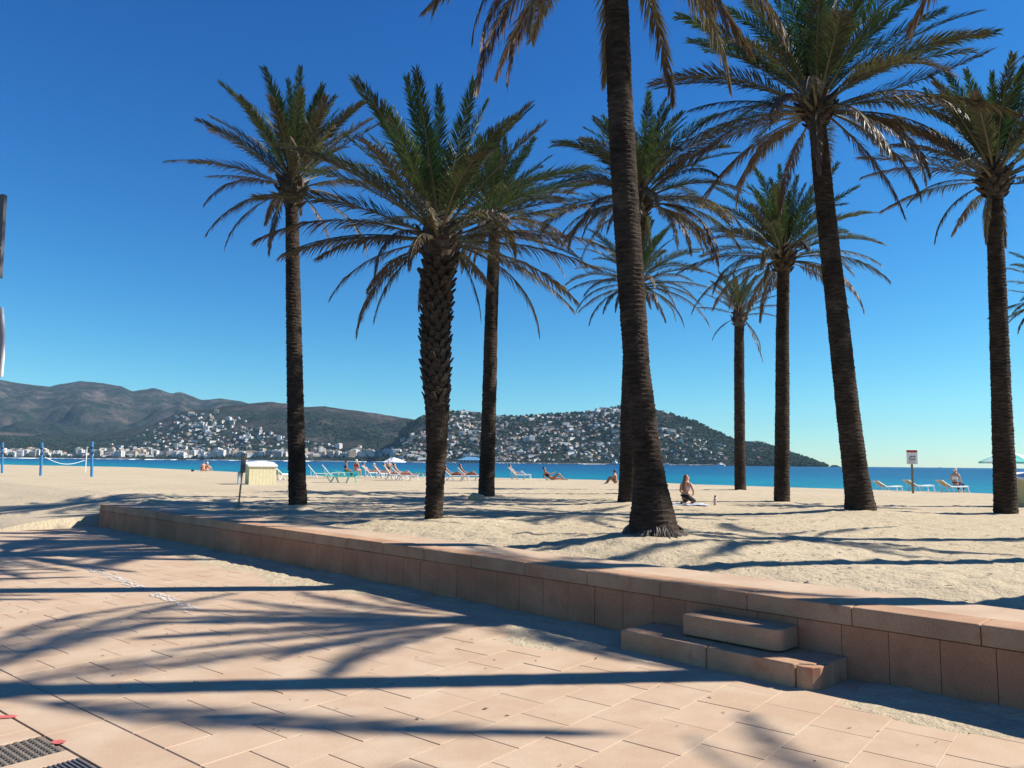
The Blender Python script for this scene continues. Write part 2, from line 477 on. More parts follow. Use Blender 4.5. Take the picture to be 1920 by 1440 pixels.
# ------------------------------------------------------------------ ground sheets
def grid_mesh(name, us, vs, zf, mat, smooth=True):
    UU, VV = np.meshgrid(us, vs, indexing='ij')
    X, Y = uv_xy(UU, VV)
    Z = zf(X, Y, UU, VV)
    nu, nv = UU.shape
    co = np.stack([X, Y, Z], -1).reshape(-1, 3)
    idx = np.arange(nu * nv).reshape(nu, nv)
    q = np.stack([idx[:-1, :-1], idx[:-1, 1:], idx[1:, 1:], idx[1:, :-1]], -1).reshape(-1, 4)
    me = bpy.data.meshes.new(name)
    me.vertices.add(len(co)); me.vertices.foreach_set("co", co.ravel())
    me.loops.add(q.size); me.loops.foreach_set("vertex_index", q.ravel().astype(np.int32))
    me.polygons.add(len(q)); me.polygons.foreach_set("loop_start", np.arange(0, q.size, 4, dtype=np.int32))
    me.polygons.foreach_set("loop_total", np.full(len(q), 4, np.int32))
    me.polygons.foreach_set("use_smooth", np.full(len(q), smooth))
    me.materials.append(mat); me.update(calc_edges=True); me.validate()
    return me

us = np.concatenate([np.arange(-34, -9, .6), np.arange(-9, 26, .10), np.arange(26, 46, .25), np.geomspace(46, 420, 60)])
vs = np.concatenate([np.arange(2.6, 24, .10), np.arange(24, 46, .25), np.geomspace(46, 80, 14)])
def sand_full(X, Y, UU, VV):
    Z = sand_z(X, Y)
    Z = Z.copy()
    # footprints and scuffs
    r = np.random.default_rng(3)
    nu, nv = UU.shape
    for i in range(5200):
        u = r.uniform(-8, 30) if i % 3 else r.uniform(-4, 22)
        v = 7.2 + 26 * r.random() ** 1.4
        rad = r.uniform(.09, .2); dep = r.uniform(.005, .020)
        i0, i1 = np.searchsorted(us, (u - 3 * rad, u + 3 * rad)); j0, j1 = np.searchsorted(vs, (v - 3 * rad, v + 3 * rad))
        if i1 <= i0 or j1 <= j0: continue
        d = np.hypot((UU[i0:i1, j0:j1] - u) * r.uniform(.7, 1.2), VV[i0:i1, j0:j1] - v) / rad
        Z[i0:i1, j0:j1] += dep * (-np.exp(-d * d * 1.6) + .75 * np.exp(-(d - 1.25) ** 2 * 5))
    keep = (UU < WALL_END + .1) & (VV < 6.93)
    Z[keep] = -0.25
    return Z
sand = link("beach_sand", grid_mesh("beach_sand", us, vs, sand_full, M['sand']))
tag(sand, kind="structure")

# sea: one big sheet
mb = MB()
_n = 96
vs_ = [(0, 0, -0.75)]
fs_ = []
radii = [60, 120, 260, 700, 2000, 5000, 11800]
for r_ in radii:
    for k in range(_n):
        vs_.append((r_ * math.cos(2 * math.pi * k / _n), r_ * math.sin(2 * math.pi * k / _n), -0.75))
for k in range(_n): fs_.append((0, 1 + k, 1 + (k + 1) % _n))
for i in range(len(radii) - 1):
    for k in range(_n):
        a = 1 + i * _n
        fs_.append((a + k, a + _n + k, a + _n + (k + 1) % _n, a + (k + 1) % _n))
mb.add(vs_, fs_)
tag(mb.build("sea", M['sea']), kind="structure")

# ------------------------------------------------------------------ promenade
A1 = (-0.994, 0.109); A2 = (0.109, 0.994)      # slab axes in (u, v)
PP, QQ = 0.375, 0.495
def pq_xy(p, q):
    u = p * A1[0] + q * A2[0]; v = p * A1[1] + q * A2[1]
    return uv_xy(u, v)
_ax = pq_xy(1, 0); _ANG = math.atan2(_ax[1], _ax[0])
prom = MB()
_c4 = [uv_xy(-30, -30), uv_xy(-30, 6.3), uv_xy(60, 6.3), uv_xy(60, -30)]
prom.add([(x, y, -0.0085) for x, y in _c4], [(0, 1, 2, 3)])
promenade = tag(prom.build("promenade", M['base']), kind="structure")
promenade["label"] = "terracotta coloured slab promenade beside the low wall"

def slab_mesh(w, l, tone, name="slab", t=0.05, bev=0.002):
    mb = MB()
    a, b = w / 2, l / 2
    vs = [(-a, -b, -t), (a, -b, -t), (a, b, -t), (-a, b, -t)]
    vs += [(-a, -b, -bev), (a, -b, -bev), (a, b, -bev), (-a, b, -bev)]
    vs += [(-a + bev, -b + bev, 0), (a - bev, -b + bev, 0), (a - bev, b - bev, 0), (-a + bev, b - bev, 0)]
    fs = [(8, 9, 10, 11)]
    for k in range(4):
        k2 = (k + 1) % 4
        fs += [(k, k2, 4 + k2, 4 + k), (4 + k, 4 + k2, 8 + k2, 8 + k)]
    mb.add(vs, fs)
    me = mb.mesh(name, M['paving'])
    at_ = me.attributes.new("tone", 'FLOAT', 'POINT'); at_.data.foreach_set("value", [tone] * len(me.vertices))
    return me
SLABS = [slab_mesh(PP - .0025, QQ - .005, t) for t in np.linspace(0.05, 0.95, 9)]
slots = []
for ci in range(-62, 40):
    p0 = -3.527 + PP * ci
    q0 = 3.805 + 0.2475 * ci
    k0 = math.floor((2.275 - q0) / QQ); carry = False
    for kk in range(k0, k0 + 22):
        qa = q0 + kk * QQ; qb = qa + QQ
        if qa < 2.275 - .02:
            if qb < 2.28 + .13: carry = True; continue
            slots.append((p0 + PP / 2, (2.28 + qb) / 2, qb - 2.28)); continue
        if carry:
            carry = False
            slots.append((p0 + PP / 2, (2.28 + qb) / 2, qb - 2.28)); continue
        x, y = pq_xy(p0 + PP / 2, (qa + qb) / 2)
        u, v = xy_uv(x, y)
        if v > 6.35 or y < 2.2 or abs(x) > 0.72 * y + 1.2 or y > 26: continue
        slots.append((p0 + PP / 2, (qa + qb) / 2, QQ))
def area_key(s):
    x, y = pq_xy(s[0], s[1]); return math.hypot(x, y)
slots = [s for s in slots if (lambda x, y: y > 2.2 and abs(x) < 0.72 * y + 1.2 and y < 26)(*pq_xy(s[0], s[1]))]
slots.sort(key=area_key)
far = MB(); fartone = []
for i, (p, q, l) in enumerate(slots):
    x, y = pq_xy(p, q)
    dz = random.uniform(-.0015, .0015)
    if i < 300:
        me = SLABS[random.randrange(9)] if abs(l - QQ) < 1e-6 else slab_mesh(PP - .005, l - .005, random.random(), bev=min(.004, l * .2))
        o = link("slab", me, promenade, (x, y, dz)); o.rotation_euler = (random.uniform(-.002, .002), random.uniform(-.002, .002), _ANG)
    else:
        a, b = (PP - .005) / 2, (l - .005) / 2
        ca, sa = math.cos(_ANG), math.sin(_ANG)
        pts = []
        for zz in (-.05, 0):
            for (e, g) in ((-a, -b), (a, -b), (a, b), (-a, b)):
                pts.append((x + e * ca - g * sa, y + e * sa + g * ca, dz + zz))
        far.add(pts, [(4, 5, 6, 7), (0, 1, 5, 4), (1, 2, 6, 5), (2, 3, 7, 6), (3, 0, 4, 7)])
        fartone += [random.uniform(.05, .95)] * 8
me = far.mesh("slab_field", M['paving'])
me.attributes.new("tone", 'FLOAT', 'POINT').data.foreach_set("value", fartone)
tag(link("slab_field", me, promenade), kind="stuff")
# sand in the long joints
jm = MB()
for ci in range(-62, 41):
    p0 = -3.527 + PP * ci
    pts = [pq_xy(p0 - .003, 2.28), pq_xy(p0 + .003, 2.28), pq_xy(p0 + .003, 7.4), pq_xy(p0 - .003, 7.4)]
    jm.add([(x, y, -.0022) for x, y in pts], [(0, 1, 2, 3)])
tag(jm.build("joint_sand", M['joint'], promenade), kind="stuff")
# border band and the paving on the near side of it
for k in range(-9, 6):
    p0 = -5.0 + k * 1.18
    x, y = pq_xy(p0 + .59, 2.107)
    if y > 1.2 and abs(x) < 0.72 * y + 2:
        o = link("border_slab", slab_mesh(1.174, .336, random.random(), "border_slab"), promenade, (x, y, 0)); o.rotation_euler[2] = _ANG
grates = []
widths = []
pcur = -5.0 - .165 - 4 * .52
seq = []
while pcur < -1.0:
    seq.append((pcur, .165, 'slab')); pcur += .165
    if len(seq) in (9, 11): seq.append((pcur, .35, 'grate'))
    else: seq.append((pcur, .35, 'slab'))
    pcur += .35
for p0, w, kind in seq:
    x, y = pq_xy(p0 + w / 2, 1.93 - .31)
    if kind == 'slab':
        o = link("channel_slab", slab_mesh(w - .006, .612, random.random(), "channel_slab"), promenade, (x, y, 0)); o.rotation_euler[2] = _ANG
    else:
        grates.append((p0, w))
for gi, (p0, w) in enumerate(grates):
    x, y = pq_xy(p0 + w / 2, 1.93 - .31)
    mb = MB()
    a, b = (w - .008) / 2, .30
    if gi == 0:
        mb.box((-a, -b, -.04), (a, b, -.006))
        for i in range(9):
            for j in range(16):
                cx = -a + .02 + i * (2 * a - .04) / 8 + (0.01 if j % 2 else 0); cy = -b + .02 + j * (2 * b - .04) / 15
                mb.lathe([(.0135, -.007), (.011, .003), (.006, .004)], 6, 1, (cx, cy, 0))
    else:
        mb.box((-a, -b, -.04), (a, b, -.012))
        for j in range(26):
            cy = -b + .008 + j * (2 * b - .016) / 25
            mb.box((-a, cy - .005, -.013), (a, cy + .005, .001), 1)
    o = mb.build("drain_cover", [M['iron'], M['studs'] if gi == 0 else M['darkgrey']], None, (x, y, 0)); o.rotation_euler[2] = _ANG
    tag(o, ["studded metal drain cover with a smear of red paint", "dark ribbed drain cover at the bottom edge beside the studded one"][gi], "drain cover")

def ragged_patch(name, outline, z, mat, seed, n=40, amp=.02, dome=0.0):
    """thin irregular sheet from an outline of (x, y)"""
    r = random.Random(seed)
    pts = []
    for i in range(len(outline)):
        a = outline[i]; b = outline[(i + 1) % len(outline)]
        for k in range(n):
            t = k / n
            pts.append((a[0] + (b[0] - a[0]) * t + r.uniform(-amp, amp), a[1] + (b[1] - a[1]) * t + r.uniform(-amp, amp)))
    bm = bmesh.new()
    vsx = [bm.verts.new((x, y, z)) for x, y in pts]
    f = bm.faces.new(vsx)
    bmesh.ops.triangulate(bm, faces=[f])
    me = bpy.data.meshes.new(name); bm.to_mesh(me); bm.free(); me.materials.append(mat)
    return link(name, me)
def strip(name, pts, w, z, mat, seed, breaks=0.0, passes=5):
    """worn painted streak along a list of ground points: flecks of paint left on the slabs"""
    r = random.Random(seed); mb = MB()
    P = [Vector((p[0], p[1], 0)) for p in pts]
    for a, b in zip(P[:-1], P[1:]):
        d = b - a; L = d.length; d.normalize(); s = Vector((-d.y, d.x, 0))
        for ps in range(passes):
            t = r.uniform(0, .05); c0 = r.gauss(0, .28) * w
            while t < L:
                l = r.uniform(.015, .12)
                if r.random() > breaks + .25 * math.sin(t * 3.1 + seed):
                    ww = w * r.uniform(.05, .28); off = c0 + r.uniform(-.12, .12) * w
                    n = 7; ring = []
                    for k in range(n):
                        an = 2 * math.pi * k / n; q = r.uniform(.65, 1.15)
                        ring.append(a + d * (t + l * .5 + l * .5 * math.cos(an) * q) + s * (off + ww * .5 * math.sin(an) * q))
                    zz = z + .0002 * (len(mb.f) % 9)
                    mb.add([(v.x, v.y, zz) for v in ring], [tuple(range(n))])
                t += l * r.uniform(.8, 1.6)
    o = mb.build(name, mat); o["kind"] = "stuff"
    return o
o = strip("paint_mark", [gp(x, y) for x, y in ((150, 1062), (215, 1083), (290, 1114), (340, 1132), (366, 1145))], .19, .0045, M['chalk'], 4, .3, 6)
tag(o, "long worn streak of white paint across the paving slabs", "paint mark")
o = strip("paint_mark", [gp(x, y) for x, y in ((384, 1146), (418, 1151))], .04, .0045, M['chalk'], 5, .1)
tag(o, "short white paint dash right of the long streak's end", "paint mark")
o = strip("paint_mark", [gp(x, y) for x, y in ((398, 1120), (424, 1126))], .04, .0045, M['chalk'], 6, .2)
tag(o, "short white paint dash closest to the wall's shadow", "paint mark")
o = strip("paint_mark", [gp(x, y) for x, y in ((300, 1112), (330, 1108), (352, 1112), (330, 1120))], .03, .0045, M['chalk'], 8, .45)
tag(o, "faint broken white paint loop beside the long streak", "paint mark")
for (px0, py0, px1, py1, lab) in ((-20, 1347, 34, 1344, "red spray paint mark at the left edge of the paving"), (98, 1391, 120, 1394, "small red spray paint blot touching the studded drain cover")):
    a = gp(px0, py0); b = gp(px1, py1)
    d = np.array([b[0] - a[0], b[1] - a[1]]); L = np.hypot(*d); d /= L; s_ = np.array([-d[1], d[0]])
    ol = []
    for k in range(18):
        w = 2 * math.pi * k / 18; rr = random.uniform(.85, 1.1)
        ol.append(((a[0] + b[0]) / 2 + d[0] * math.cos(w) * L / 2 * rr + s_[0] * math.sin(w) * .034 * rr, (a[1] + b[1]) / 2 + d[1] * math.cos(w) * L / 2 * rr + s_[1] * math.sin(w) * .034 * rr))
    o = ragged_patch("spray_paint", ol, .0055, M['redspray'], 3, 1, .0)
    tag(o, lab, "paint mark")

# ------------------------------------------------------------------ the low wall
WF, WB, WT, CB = 6.06, 6.94, 0.542, 0.398
wall = empty("low_wall", (*uv_xy(9.0, 6.5), 0), 0)
tag(wall, "long low brown stone wall with pale coping between promenade and beach", "wall")
wall_inv = Matrix.Translation(-wall.location)
def uvbox_mesh(name, w, d, h, tone, bev, mat=None, jit=0.0):
    """box: w along u, d along v, h up; origin at centre bottom"""
    mb = MB(); mb.box((-w / 2, -d / 2, 0), (w / 2, d / 2, h))
    me = mb.mesh(name, mat or M['stone'])
    bevel_mesh(me, bev, 2)
    me.attributes.new("tone", 'FLOAT', 'POINT').data.foreach_set("value", [tone] * len(me.vertices))
    return me
def uvplace(name, me, u, v, z, parent):
    x, y = uv_xy(u, v)
    o = link(name, me, parent)
    base = parent.location if parent else Vector((0, 0, 0))
    o.location = (x - base.x, y - base.y, z - base.z)
    o.rotation_euler[2] = math.radians(135)
    return o
# core
mb = MB(); mb.box((-(WALL_END + 9) / 2 + .04, -(WB - WF) / 2 + .03, -.1), ((WALL_END + 9) / 2 - .04, (WB - WF) / 2 - .02, WT - .03))
me = mb.mesh("core", M['stone']); me.attributes.new("tone", 'FLOAT', 'POINT')
uvplace("core", me, (WALL_END - 9) / 2, (WF + WB) / 2, 0, wall)
capm = [uvbox_mesh("coping_block", .865 - .006, .30, WT - CB, t, .016, M['cap']) for t in (.1, .3, .5, .7, .9)]
backm = [uvbox_mesh("coping_slab", .865 - .006, .585, .10, t, .005, M['paving']) for t in (.1, .3, .5, .7, .9)]
u0 = 1.525
k = -12
random.seed(11)
while True:
    ua = u0 + k * .8605; ub = ua + .8605
    if ub > WALL_END + .2: break
    uvplace("coping_block", random.choice(capm), (ua + ub) / 2, WF - .012 + .15, CB + random.uniform(-.002, .002), wall)
    uvplace("coping_slab", random.choice(backm), (ua + ub) / 2, WF - .012 + .304 + .2925, WT - .104 + random.uniform(-.002, .001), wall)
    k += 1
panm = [uvbox_mesh("wall_panel", .3425 - .0025, .05, CB + .06 - .004, t, .0025, M['stone']) for t in (.0, .25, .45, .65, .85, 1.0)]
k = -30
while True:
    ua = 1.441 + k * .3438
    if ua + .3438 > WALL_END + .1: break
    if ua > -9: uvplace("wall_panel", random.choice(panm), ua + .172, WF + .025 + random.uniform(-.002, .002), -.06, wall)
    k += 1
# end face panels
for j in range(3):
    me = uvbox_mesh("wall_panel", .05, .29, CB + .06 - .005, .4 + .2 * j, .004)
    uvplace("wall_panel", me, WALL_END - .025, WF + .145 + .05 + j * .295, -.06, wall)

# steps against the wall
def poly_prism(name, outline_uv, z0, z1, bev, tone, mat):
    bm = bmesh.new()
    xs = [uv_xy(u, v) for u, v in outline_uv]
    vb = [bm.verts.new((x, y, z0)) for x, y in xs]; vt = [bm.verts.new((x, y, z1)) for x, y in xs]
    n = len(xs)
    bm.faces.new(vt); bm.faces.new(list(reversed(vb)))
    for i in range(n): bm.faces.new((vb[i], vb[(i + 1) % n], vt[(i + 1) % n], vt[i]))
    bmesh.ops.recalc_face_normals(bm, faces=bm.faces)
    if bev: bmesh.ops.bevel(bm, geom=[e for e in bm.edges], offset=bev, segments=3, profile=.5, affect='EDGES', clamp_overlap=True)
    me = bpy.data.meshes.new(name); bm.to_mesh(me); bm.free(); me.materials.append(mat)
    me.attributes.new("tone", 'FLOAT', 'POINT').data.foreach_set("value", [tone] * len(me.vertices))
    return me
steps = empty("stone_steps", (*uv_xy(3.3, 5.8), 0))
tag(steps, "two stone steps set against the low wall, lower one with a cracked corner", "steps")
def child_world(name, me, parent):
    o = link(name, me, parent)
    o.location = -Vector(parent.location)
    return o
child_world("step_block", poly_prism("step_block", [(4.18, 5.545), (4.18, 6.05), (3.338, 6.05), (3.338, 5.545)], -.02, .165, .018, .55, M['cap']), steps)
# the right block is broken at its near corner
child_world("step_block", poly_prism("step_block", [(3.330, 5.545), (3.330, 6.05), (2.43, 6.05), (2.44, 5.83), (2.515, 5.655), (2.60, 5.60), (2.615, 5.545)], -.02, .165, .012, .7, M['cap']), steps)
o = child_world("broken_corner", poly_prism("broken_corner", [(2.600, 5.553), (2.592, 5.596), (2.507, 5.650), (2.445, 5.79), (2.452, 5.63), (2.49, 5.565), (2.55, 5.545)], -.02, .158, .006, .7, M['cap']), steps)
_r = []
for kk in range(7):
    w = math.pi / 2 * kk / 6
    _r.append((2.90 - .09 * math.sin(w), 5.83 - .09 * math.cos(w)))
child_world("upper_step", poly_prism("upper_step", [(3.68, 6.05), (3.685, 5.76), (3.655, 5.74)] + _r + [(2.81, 6.05)], .178, .342, .018, .5, M['cap']), steps)
child_world("step_bed", poly_prism("step_bed", [(3.60, 6.05), (3.60, 5.86), (2.92, 5.86), (2.92, 6.05)], .15, .180, 0, .1, M['stone']), steps)

# sand drifted along the foot of the wall
def drift(name, u0, u1, wf, seed, zmax, label):
    r = np.random.default_rng(seed)
    uu = np.arange(u0, u1, .035); tt = np.linspace(0, 1, 22)
    UU, TT = np.meshgrid(uu, tt, indexing='ij')
    W = wf(uu) * (0.75 + .5 * fbm(uu / .5, uu * 0, seed, 4)) + .03 * (fbm(uu / .08, uu * 0 + 5, seed + 3, 2) - .5)
    W = np.clip(W, .02, 3)[:, None]
    VV = 6.055 - TT * W
    X, Y = uv_xy(UU, VV)
    lump = fbm(X / .16, Y / .16, seed + 9, 4)
    Z = zmax * (1 - TT) ** 1.3 * (.4 + 1.2 * lump) + .030 * (lump - .35) * (1 - TT ** 3)
    Z = np.maximum(Z, -.004 + .012 * (1 - TT)) ; Z[:, -1] = -.006
    ends = sstep(u0, u0 + .3, uu) * sstep(u1, u1 - .3, uu)
    Z = Z * ends[:, None] - .02 * (1 - ends[:, None])
    nu, nt_ = UU.shape
    idx = np.arange(nu * nt_).reshape(nu, nt_)
    q = np.stack([idx[:-1, :-1], idx[:-1, 1:], idx[1:, 1:], idx[1:, :-1]], -1).reshape(-1, 4)
    me = bpy.data.meshes.new(name)
    me.from_pydata(np.stack([X, Y, Z], -1).reshape(-1, 3).tolist(), [], q.tolist())
    me.polygons.foreach_set("use_smooth", [True] * len(me.polygons)); me.materials.append(M['sand'])
    o = link(name, me)
    tag(o, label, kind="stuff")
    return o
drift("sand_drift", -6.0, 2.45, lambda u: .50 + .28 * np.exp(-((u - 1.9) / .6) ** 2), 31, .02, "sand drifted along the wall foot right of the steps")
drift("sand_drift", 4.15, 7.4, lambda u: .50 + .62 * np.exp(-((u - 4.75) / .55) ** 2) - .15 * sstep(5.6, 7, u), 47, .015, "sand drifted against the wall just left of the steps")
drift("sand_drift", 7.2, 20.4, lambda u: .40 + .6 * np.exp(-((u - 9.3) / 1.5) ** 2) + .5 * np.exp(-((u - 12.5) / 1.6) ** 2) + .25 * sstep(15, 19, u), 53, .025, "sand drifted along the far stretch of the wall foot")
# ------------------------------------------------------------------ palms
def np_mesh(name, V, F3, F4, mats, midx=None, attrs=None, smooth=False):
    me = bpy.data.meshes.new(name)
    faces = [tuple(f) for f in F4] + [tuple(f) for f in F3]
    me.from_pydata(V, [], faces)
    for mt in mats: me.materials.append(mt)
    if midx is not None: me.polygons.foreach_set("material_index", midx)
    if smooth: me.polygons.foreach_set("use_smooth", [True] * len(faces))
    if attrs:
        for an, vals in attrs.items():
            me.attributes.new(an, 'FLOAT', 'POINT').data.foreach_set("value", vals)
    me.update()
    return me

def frond_mesh(az, e0, e1, L, dry, rs, dead=False, curve=1.3, lf=1.0, nl=None):
    """feather leaf starting at the origin; azimuth az, elevation running from e0 to e1 along its length"""
    n = 16
    P = np.zeros((n + 1, 3)); T = np.zeros((n + 1, 3))
    twist = rs.uniform(-.5, .5)
    sway = rs.uniform(-.25, .25)
    pos = np.zeros(3)
    for i in range(n + 1):
        t = i / n
        e = e0 + (e1 - e0) * t ** curve
        a = az + sway * t * t
        d = np.array([math.cos(e) * math.cos(a), math.cos(e) * math.sin(a), math.sin(e)])
        T[i] = d; P[i] = pos
        pos = pos + d * L / n
    V = []; F4 = []; F3 = []; D = []; mi4 = []; mi3 = []
    Sd = np.array([-math.sin(az), math.cos(az), 0.0])
    # rachis
    for i in range(n + 1):
        t = i / n
        Nn = np.cross(T[i], Sd); Nn /= np.linalg.norm(Nn)
        r = (.024 * (1 - t) ** 1.6 + .0045) * (L / 3) ** .5
        for w in (0, 2.1, 4.2):
            V.append(P[i] + (Sd * math.cos(w) * 1.5 + Nn * math.sin(w)) * r); D.append(min(1, dry + .25))
    for i in range(n):
        for k in range(3):
            F4.append((i * 3 + k, i * 3 + (k + 1) % 3, (i + 1) * 3 + (k + 1) % 3, (i + 1) * 3 + k)); mi4.append(1)
    nl = nl or int(128 * (L / 3) ** .5)
    t0 = .16
    t = t0 + (1 - t0) * (np.arange(nl) + rs.random(nl) * .6) / nl
    t = np.repeat(np.minimum(t, .999), 2); sd = np.tile([-1.0, 1.0], nl)
    if dead:
        keep = rs.random(len(t)) > .16; t = t[keep]; sd = sd[keep]
    m_ = len(t)
    x = t * n; ii = np.minimum(x.astype(int), n - 1); f = (x - ii)[:, None]
    nrm = lambda a: a / (np.linalg.norm(a, axis=1)[:, None] + 1e-9)
    p = P[ii] * (1 - f) + P[ii + 1] * f; tg = nrm(T[ii] * (1 - f) + T[ii + 1] * f)
    Nn = nrm(np.cross(tg, Sd))
    tw = (twist * t)[:, None]
    S_ = Sd * np.cos(tw) + Nn * np.sin(tw); N_ = np.cross(tg, S_)
    prof_ = np.minimum(1, (t - t0 + .05) / .22) ** .7 * (1 - .62 * np.maximum(0, (t - .45) / .55) ** 1.6)
    ll = (.157 * L * prof_ * rs.uniform(.78, 1.14, m_) * lf * (.80 if dead else 1))[:, None]
    ang = np.radians((56 - 30 * t) + rs.normal(0, 6, m_) + (-14 if dead else 0))[:, None]
    lift = (rs.uniform(.1, .8, m_) if not dead else rs.uniform(-.4, .25, m_))[:, None]
    d = tg * np.cos(ang) + (S_ * sd[:, None] * np.cos(lift) + N_ * np.sin(lift)) * np.sin(ang)
    droop = np.array([0, 0, -1.0]) * ll * (rs.uniform(.05, .22, m_) if not dead else rs.uniform(.25, .6, m_))[:, None]
    wd = nrm(np.cross(d, N_ + .4 * S_ * rs.normal(0, 1, m_)[:, None]))
    w = (.0116 * rs.uniform(.75, 1.15, m_) * (L / 3) ** .5)[:, None]
    mid = p + d * ll * .5 + droop * .2; tip = p + d * ll + droop
    lv = np.stack([p - wd * w * .5, p + wd * w * .5, mid - wd * w, mid + wd * w, tip], 1).reshape(-1, 3)
    b = len(V) + 5 * np.arange(m_)
    F4 += np.stack([b, b + 1, b + 3, b + 2], 1).tolist(); F3 += np.stack([b + 2, b + 3, b + 4], 1).tolist()
    mi4 += [0] * m_; mi3 += [0] * m_
    dv = np.clip(dry + (t - .55) * .55 * (dry > .12) + rs.normal(0, .07, m_), 0, 1)
    D += np.stack([dv, dv, dv, dv, np.minimum(1, dv + .22)], 1).ravel().tolist()
    V = [tuple(map(float, q)) for q in V] + lv.tolist()
    return np_mesh("frond", V, F3, F4, [M['frond'], M['rachis']], mi4 + mi3, {"dry": D})

def boot_mesh():
    mb = MB()
    # old cut leaf base: a tapered wedge, wide below, blunt above; +y points out of the trunk, +z up
    a = [(-.085, -.03, -.10), (.085, -.03, -.10), (.095, .030, -.02), (-.095, .030, -.02)]
    b = [(-.060, .02, .06), (.060, .02, .06), (.055, .085, .075), (-.055, .085, .075)]
    c = [(-.036, .070, .150), (.036, .070, .150), (.030, .105, .150), (-.030, .105, .150)]
    mb.add(a + b + c, [(0, 1, 5, 4), (1, 2, 6, 5), (2, 3, 7, 6), (3, 0, 4, 7), (4, 5, 9, 8), (5, 6, 10, 9), (6, 7, 11, 10), (7, 4, 8, 11), (8, 9, 10, 11), (3, 2, 1, 0)])
    return mb.mesh("leaf_base", M['boot'])
BOOT = boot_mesh()

def trunk_mesh(path, radii, seed, ring=.075, amp=.018, mat=None, step=.03, sides=26):
    """path: list of Vector relative to base; radii: radius at each path point"""
    r = np.random.default_rng(seed)
    pts = np.array([[*p] for p in path]); seg = np.r_[0, np.cumsum(np.linalg.norm(np.diff(pts, axis=0), axis=1))]
    H = seg[-1]; n = int(H / step) + 1
    s = np.linspace(0, H, n)
    def smooth(vals):
        v = np.interp(s, seg, vals)
        k = max(3, int(.5 / step) | 1)
        pad = np.r_[np.full(k, v[0]) + (np.arange(-k, 0) * (v[1] - v[0])), v, np.full(k, v[-1]) + (np.arange(1, k + 1) * (v[-1] - v[-2]))]
        return np.convolve(pad, np.ones(k) / k, 'same')[k:-k]
    cx = smooth(pts[:, 0]); cy = smooth(pts[:, 1]); cz = np.interp(s, seg, pts[:, 2]); R = smooth(np.array(radii))
    th = np.arange(sides) / sides * 2 * math.pi
    SS, TH = np.meshgrid(s, th, indexing='ij')
    ph = SS / ring + 2 * TH / (2 * math.pi) + 1.3 * (fbm(SS * 2.2, TH * 1.1, seed, 3) - .5)
    fr = ph - np.floor(ph)
    cell = hash2(np.floor(ph), np.floor(TH / (2 * math.pi) * 9 + np.floor(ph) * .5), seed)
    saw = fr ** 1.6
    rough = fbm(TH * 2.2, SS * 5, seed + 4, 4) - .5
    RR = R[:, None] * (1 + .10 * rough) + amp * (saw - .4) * (.45 + 1.1 * cell)
    X = cx[:, None] + RR * np.cos(TH); Y = cy[:, None] + RR * np.sin(TH); Z = cz[:, None] + 0 * TH + .012 * (cell - .5)
    idx = np.arange(n * sides).reshape(n, sides)
    q = np.stack([idx[:-1], np.roll(idx, -1, 1)[:-1], np.roll(idx, -1, 1)[1:], idx[1:]], -1).reshape(-1, 4)
    V = np.stack([X, Y, Z], -1).reshape(-1, 3).tolist()
    fs = q.tolist() + [idx[-1].tolist()]
    me = bpy.data.meshes.new("trunk"); me.from_pydata(V, [], fs); me.materials.append(mat or M['trunk']); me.update()
    return me

def crown_spec(n, L, rs, top=82, bottom=-8, up_droop=22, low_droop=62, dead_from=.72, ndead=6, deadL=.85, pw=1.05):
    """list of (az, e0, e1, L, dry, dead)"""
    out = []
    ga = 2.39996
    a0 = rs.uniform(0, 6.28)
    for i in range(n):
        t = (i + .5) / n
        e0 = top + (bottom - top) * t ** pw + rs.normal(0, 4)
        dr = up_droop + (low_droop - up_droop) * t + rs.normal(0, 7)
        dry = max(0, min(1, (t - .46) * 1.6 + rs.normal(0, .13)))
        ln = L * (.72 + .3 * min(1, t * 2.2)) * rs.uniform(.88, 1.08)
        out.append((a0 + ga * i + rs.normal(0, .12), math.radians(e0), math.radians(e0 - dr), ln, dry, t > dead_from + .1))
    for i in range(ndead):
        az = rs.uniform(0, 6.28)
        e0 = rs.uniform(-25, 8)
        out.append((az, math.radians(e0), math.radians(rs.uniform(-88, -72)), L * deadL * rs.uniform(.7, 1.05), rs.uniform(.7, 1), True))
    return out

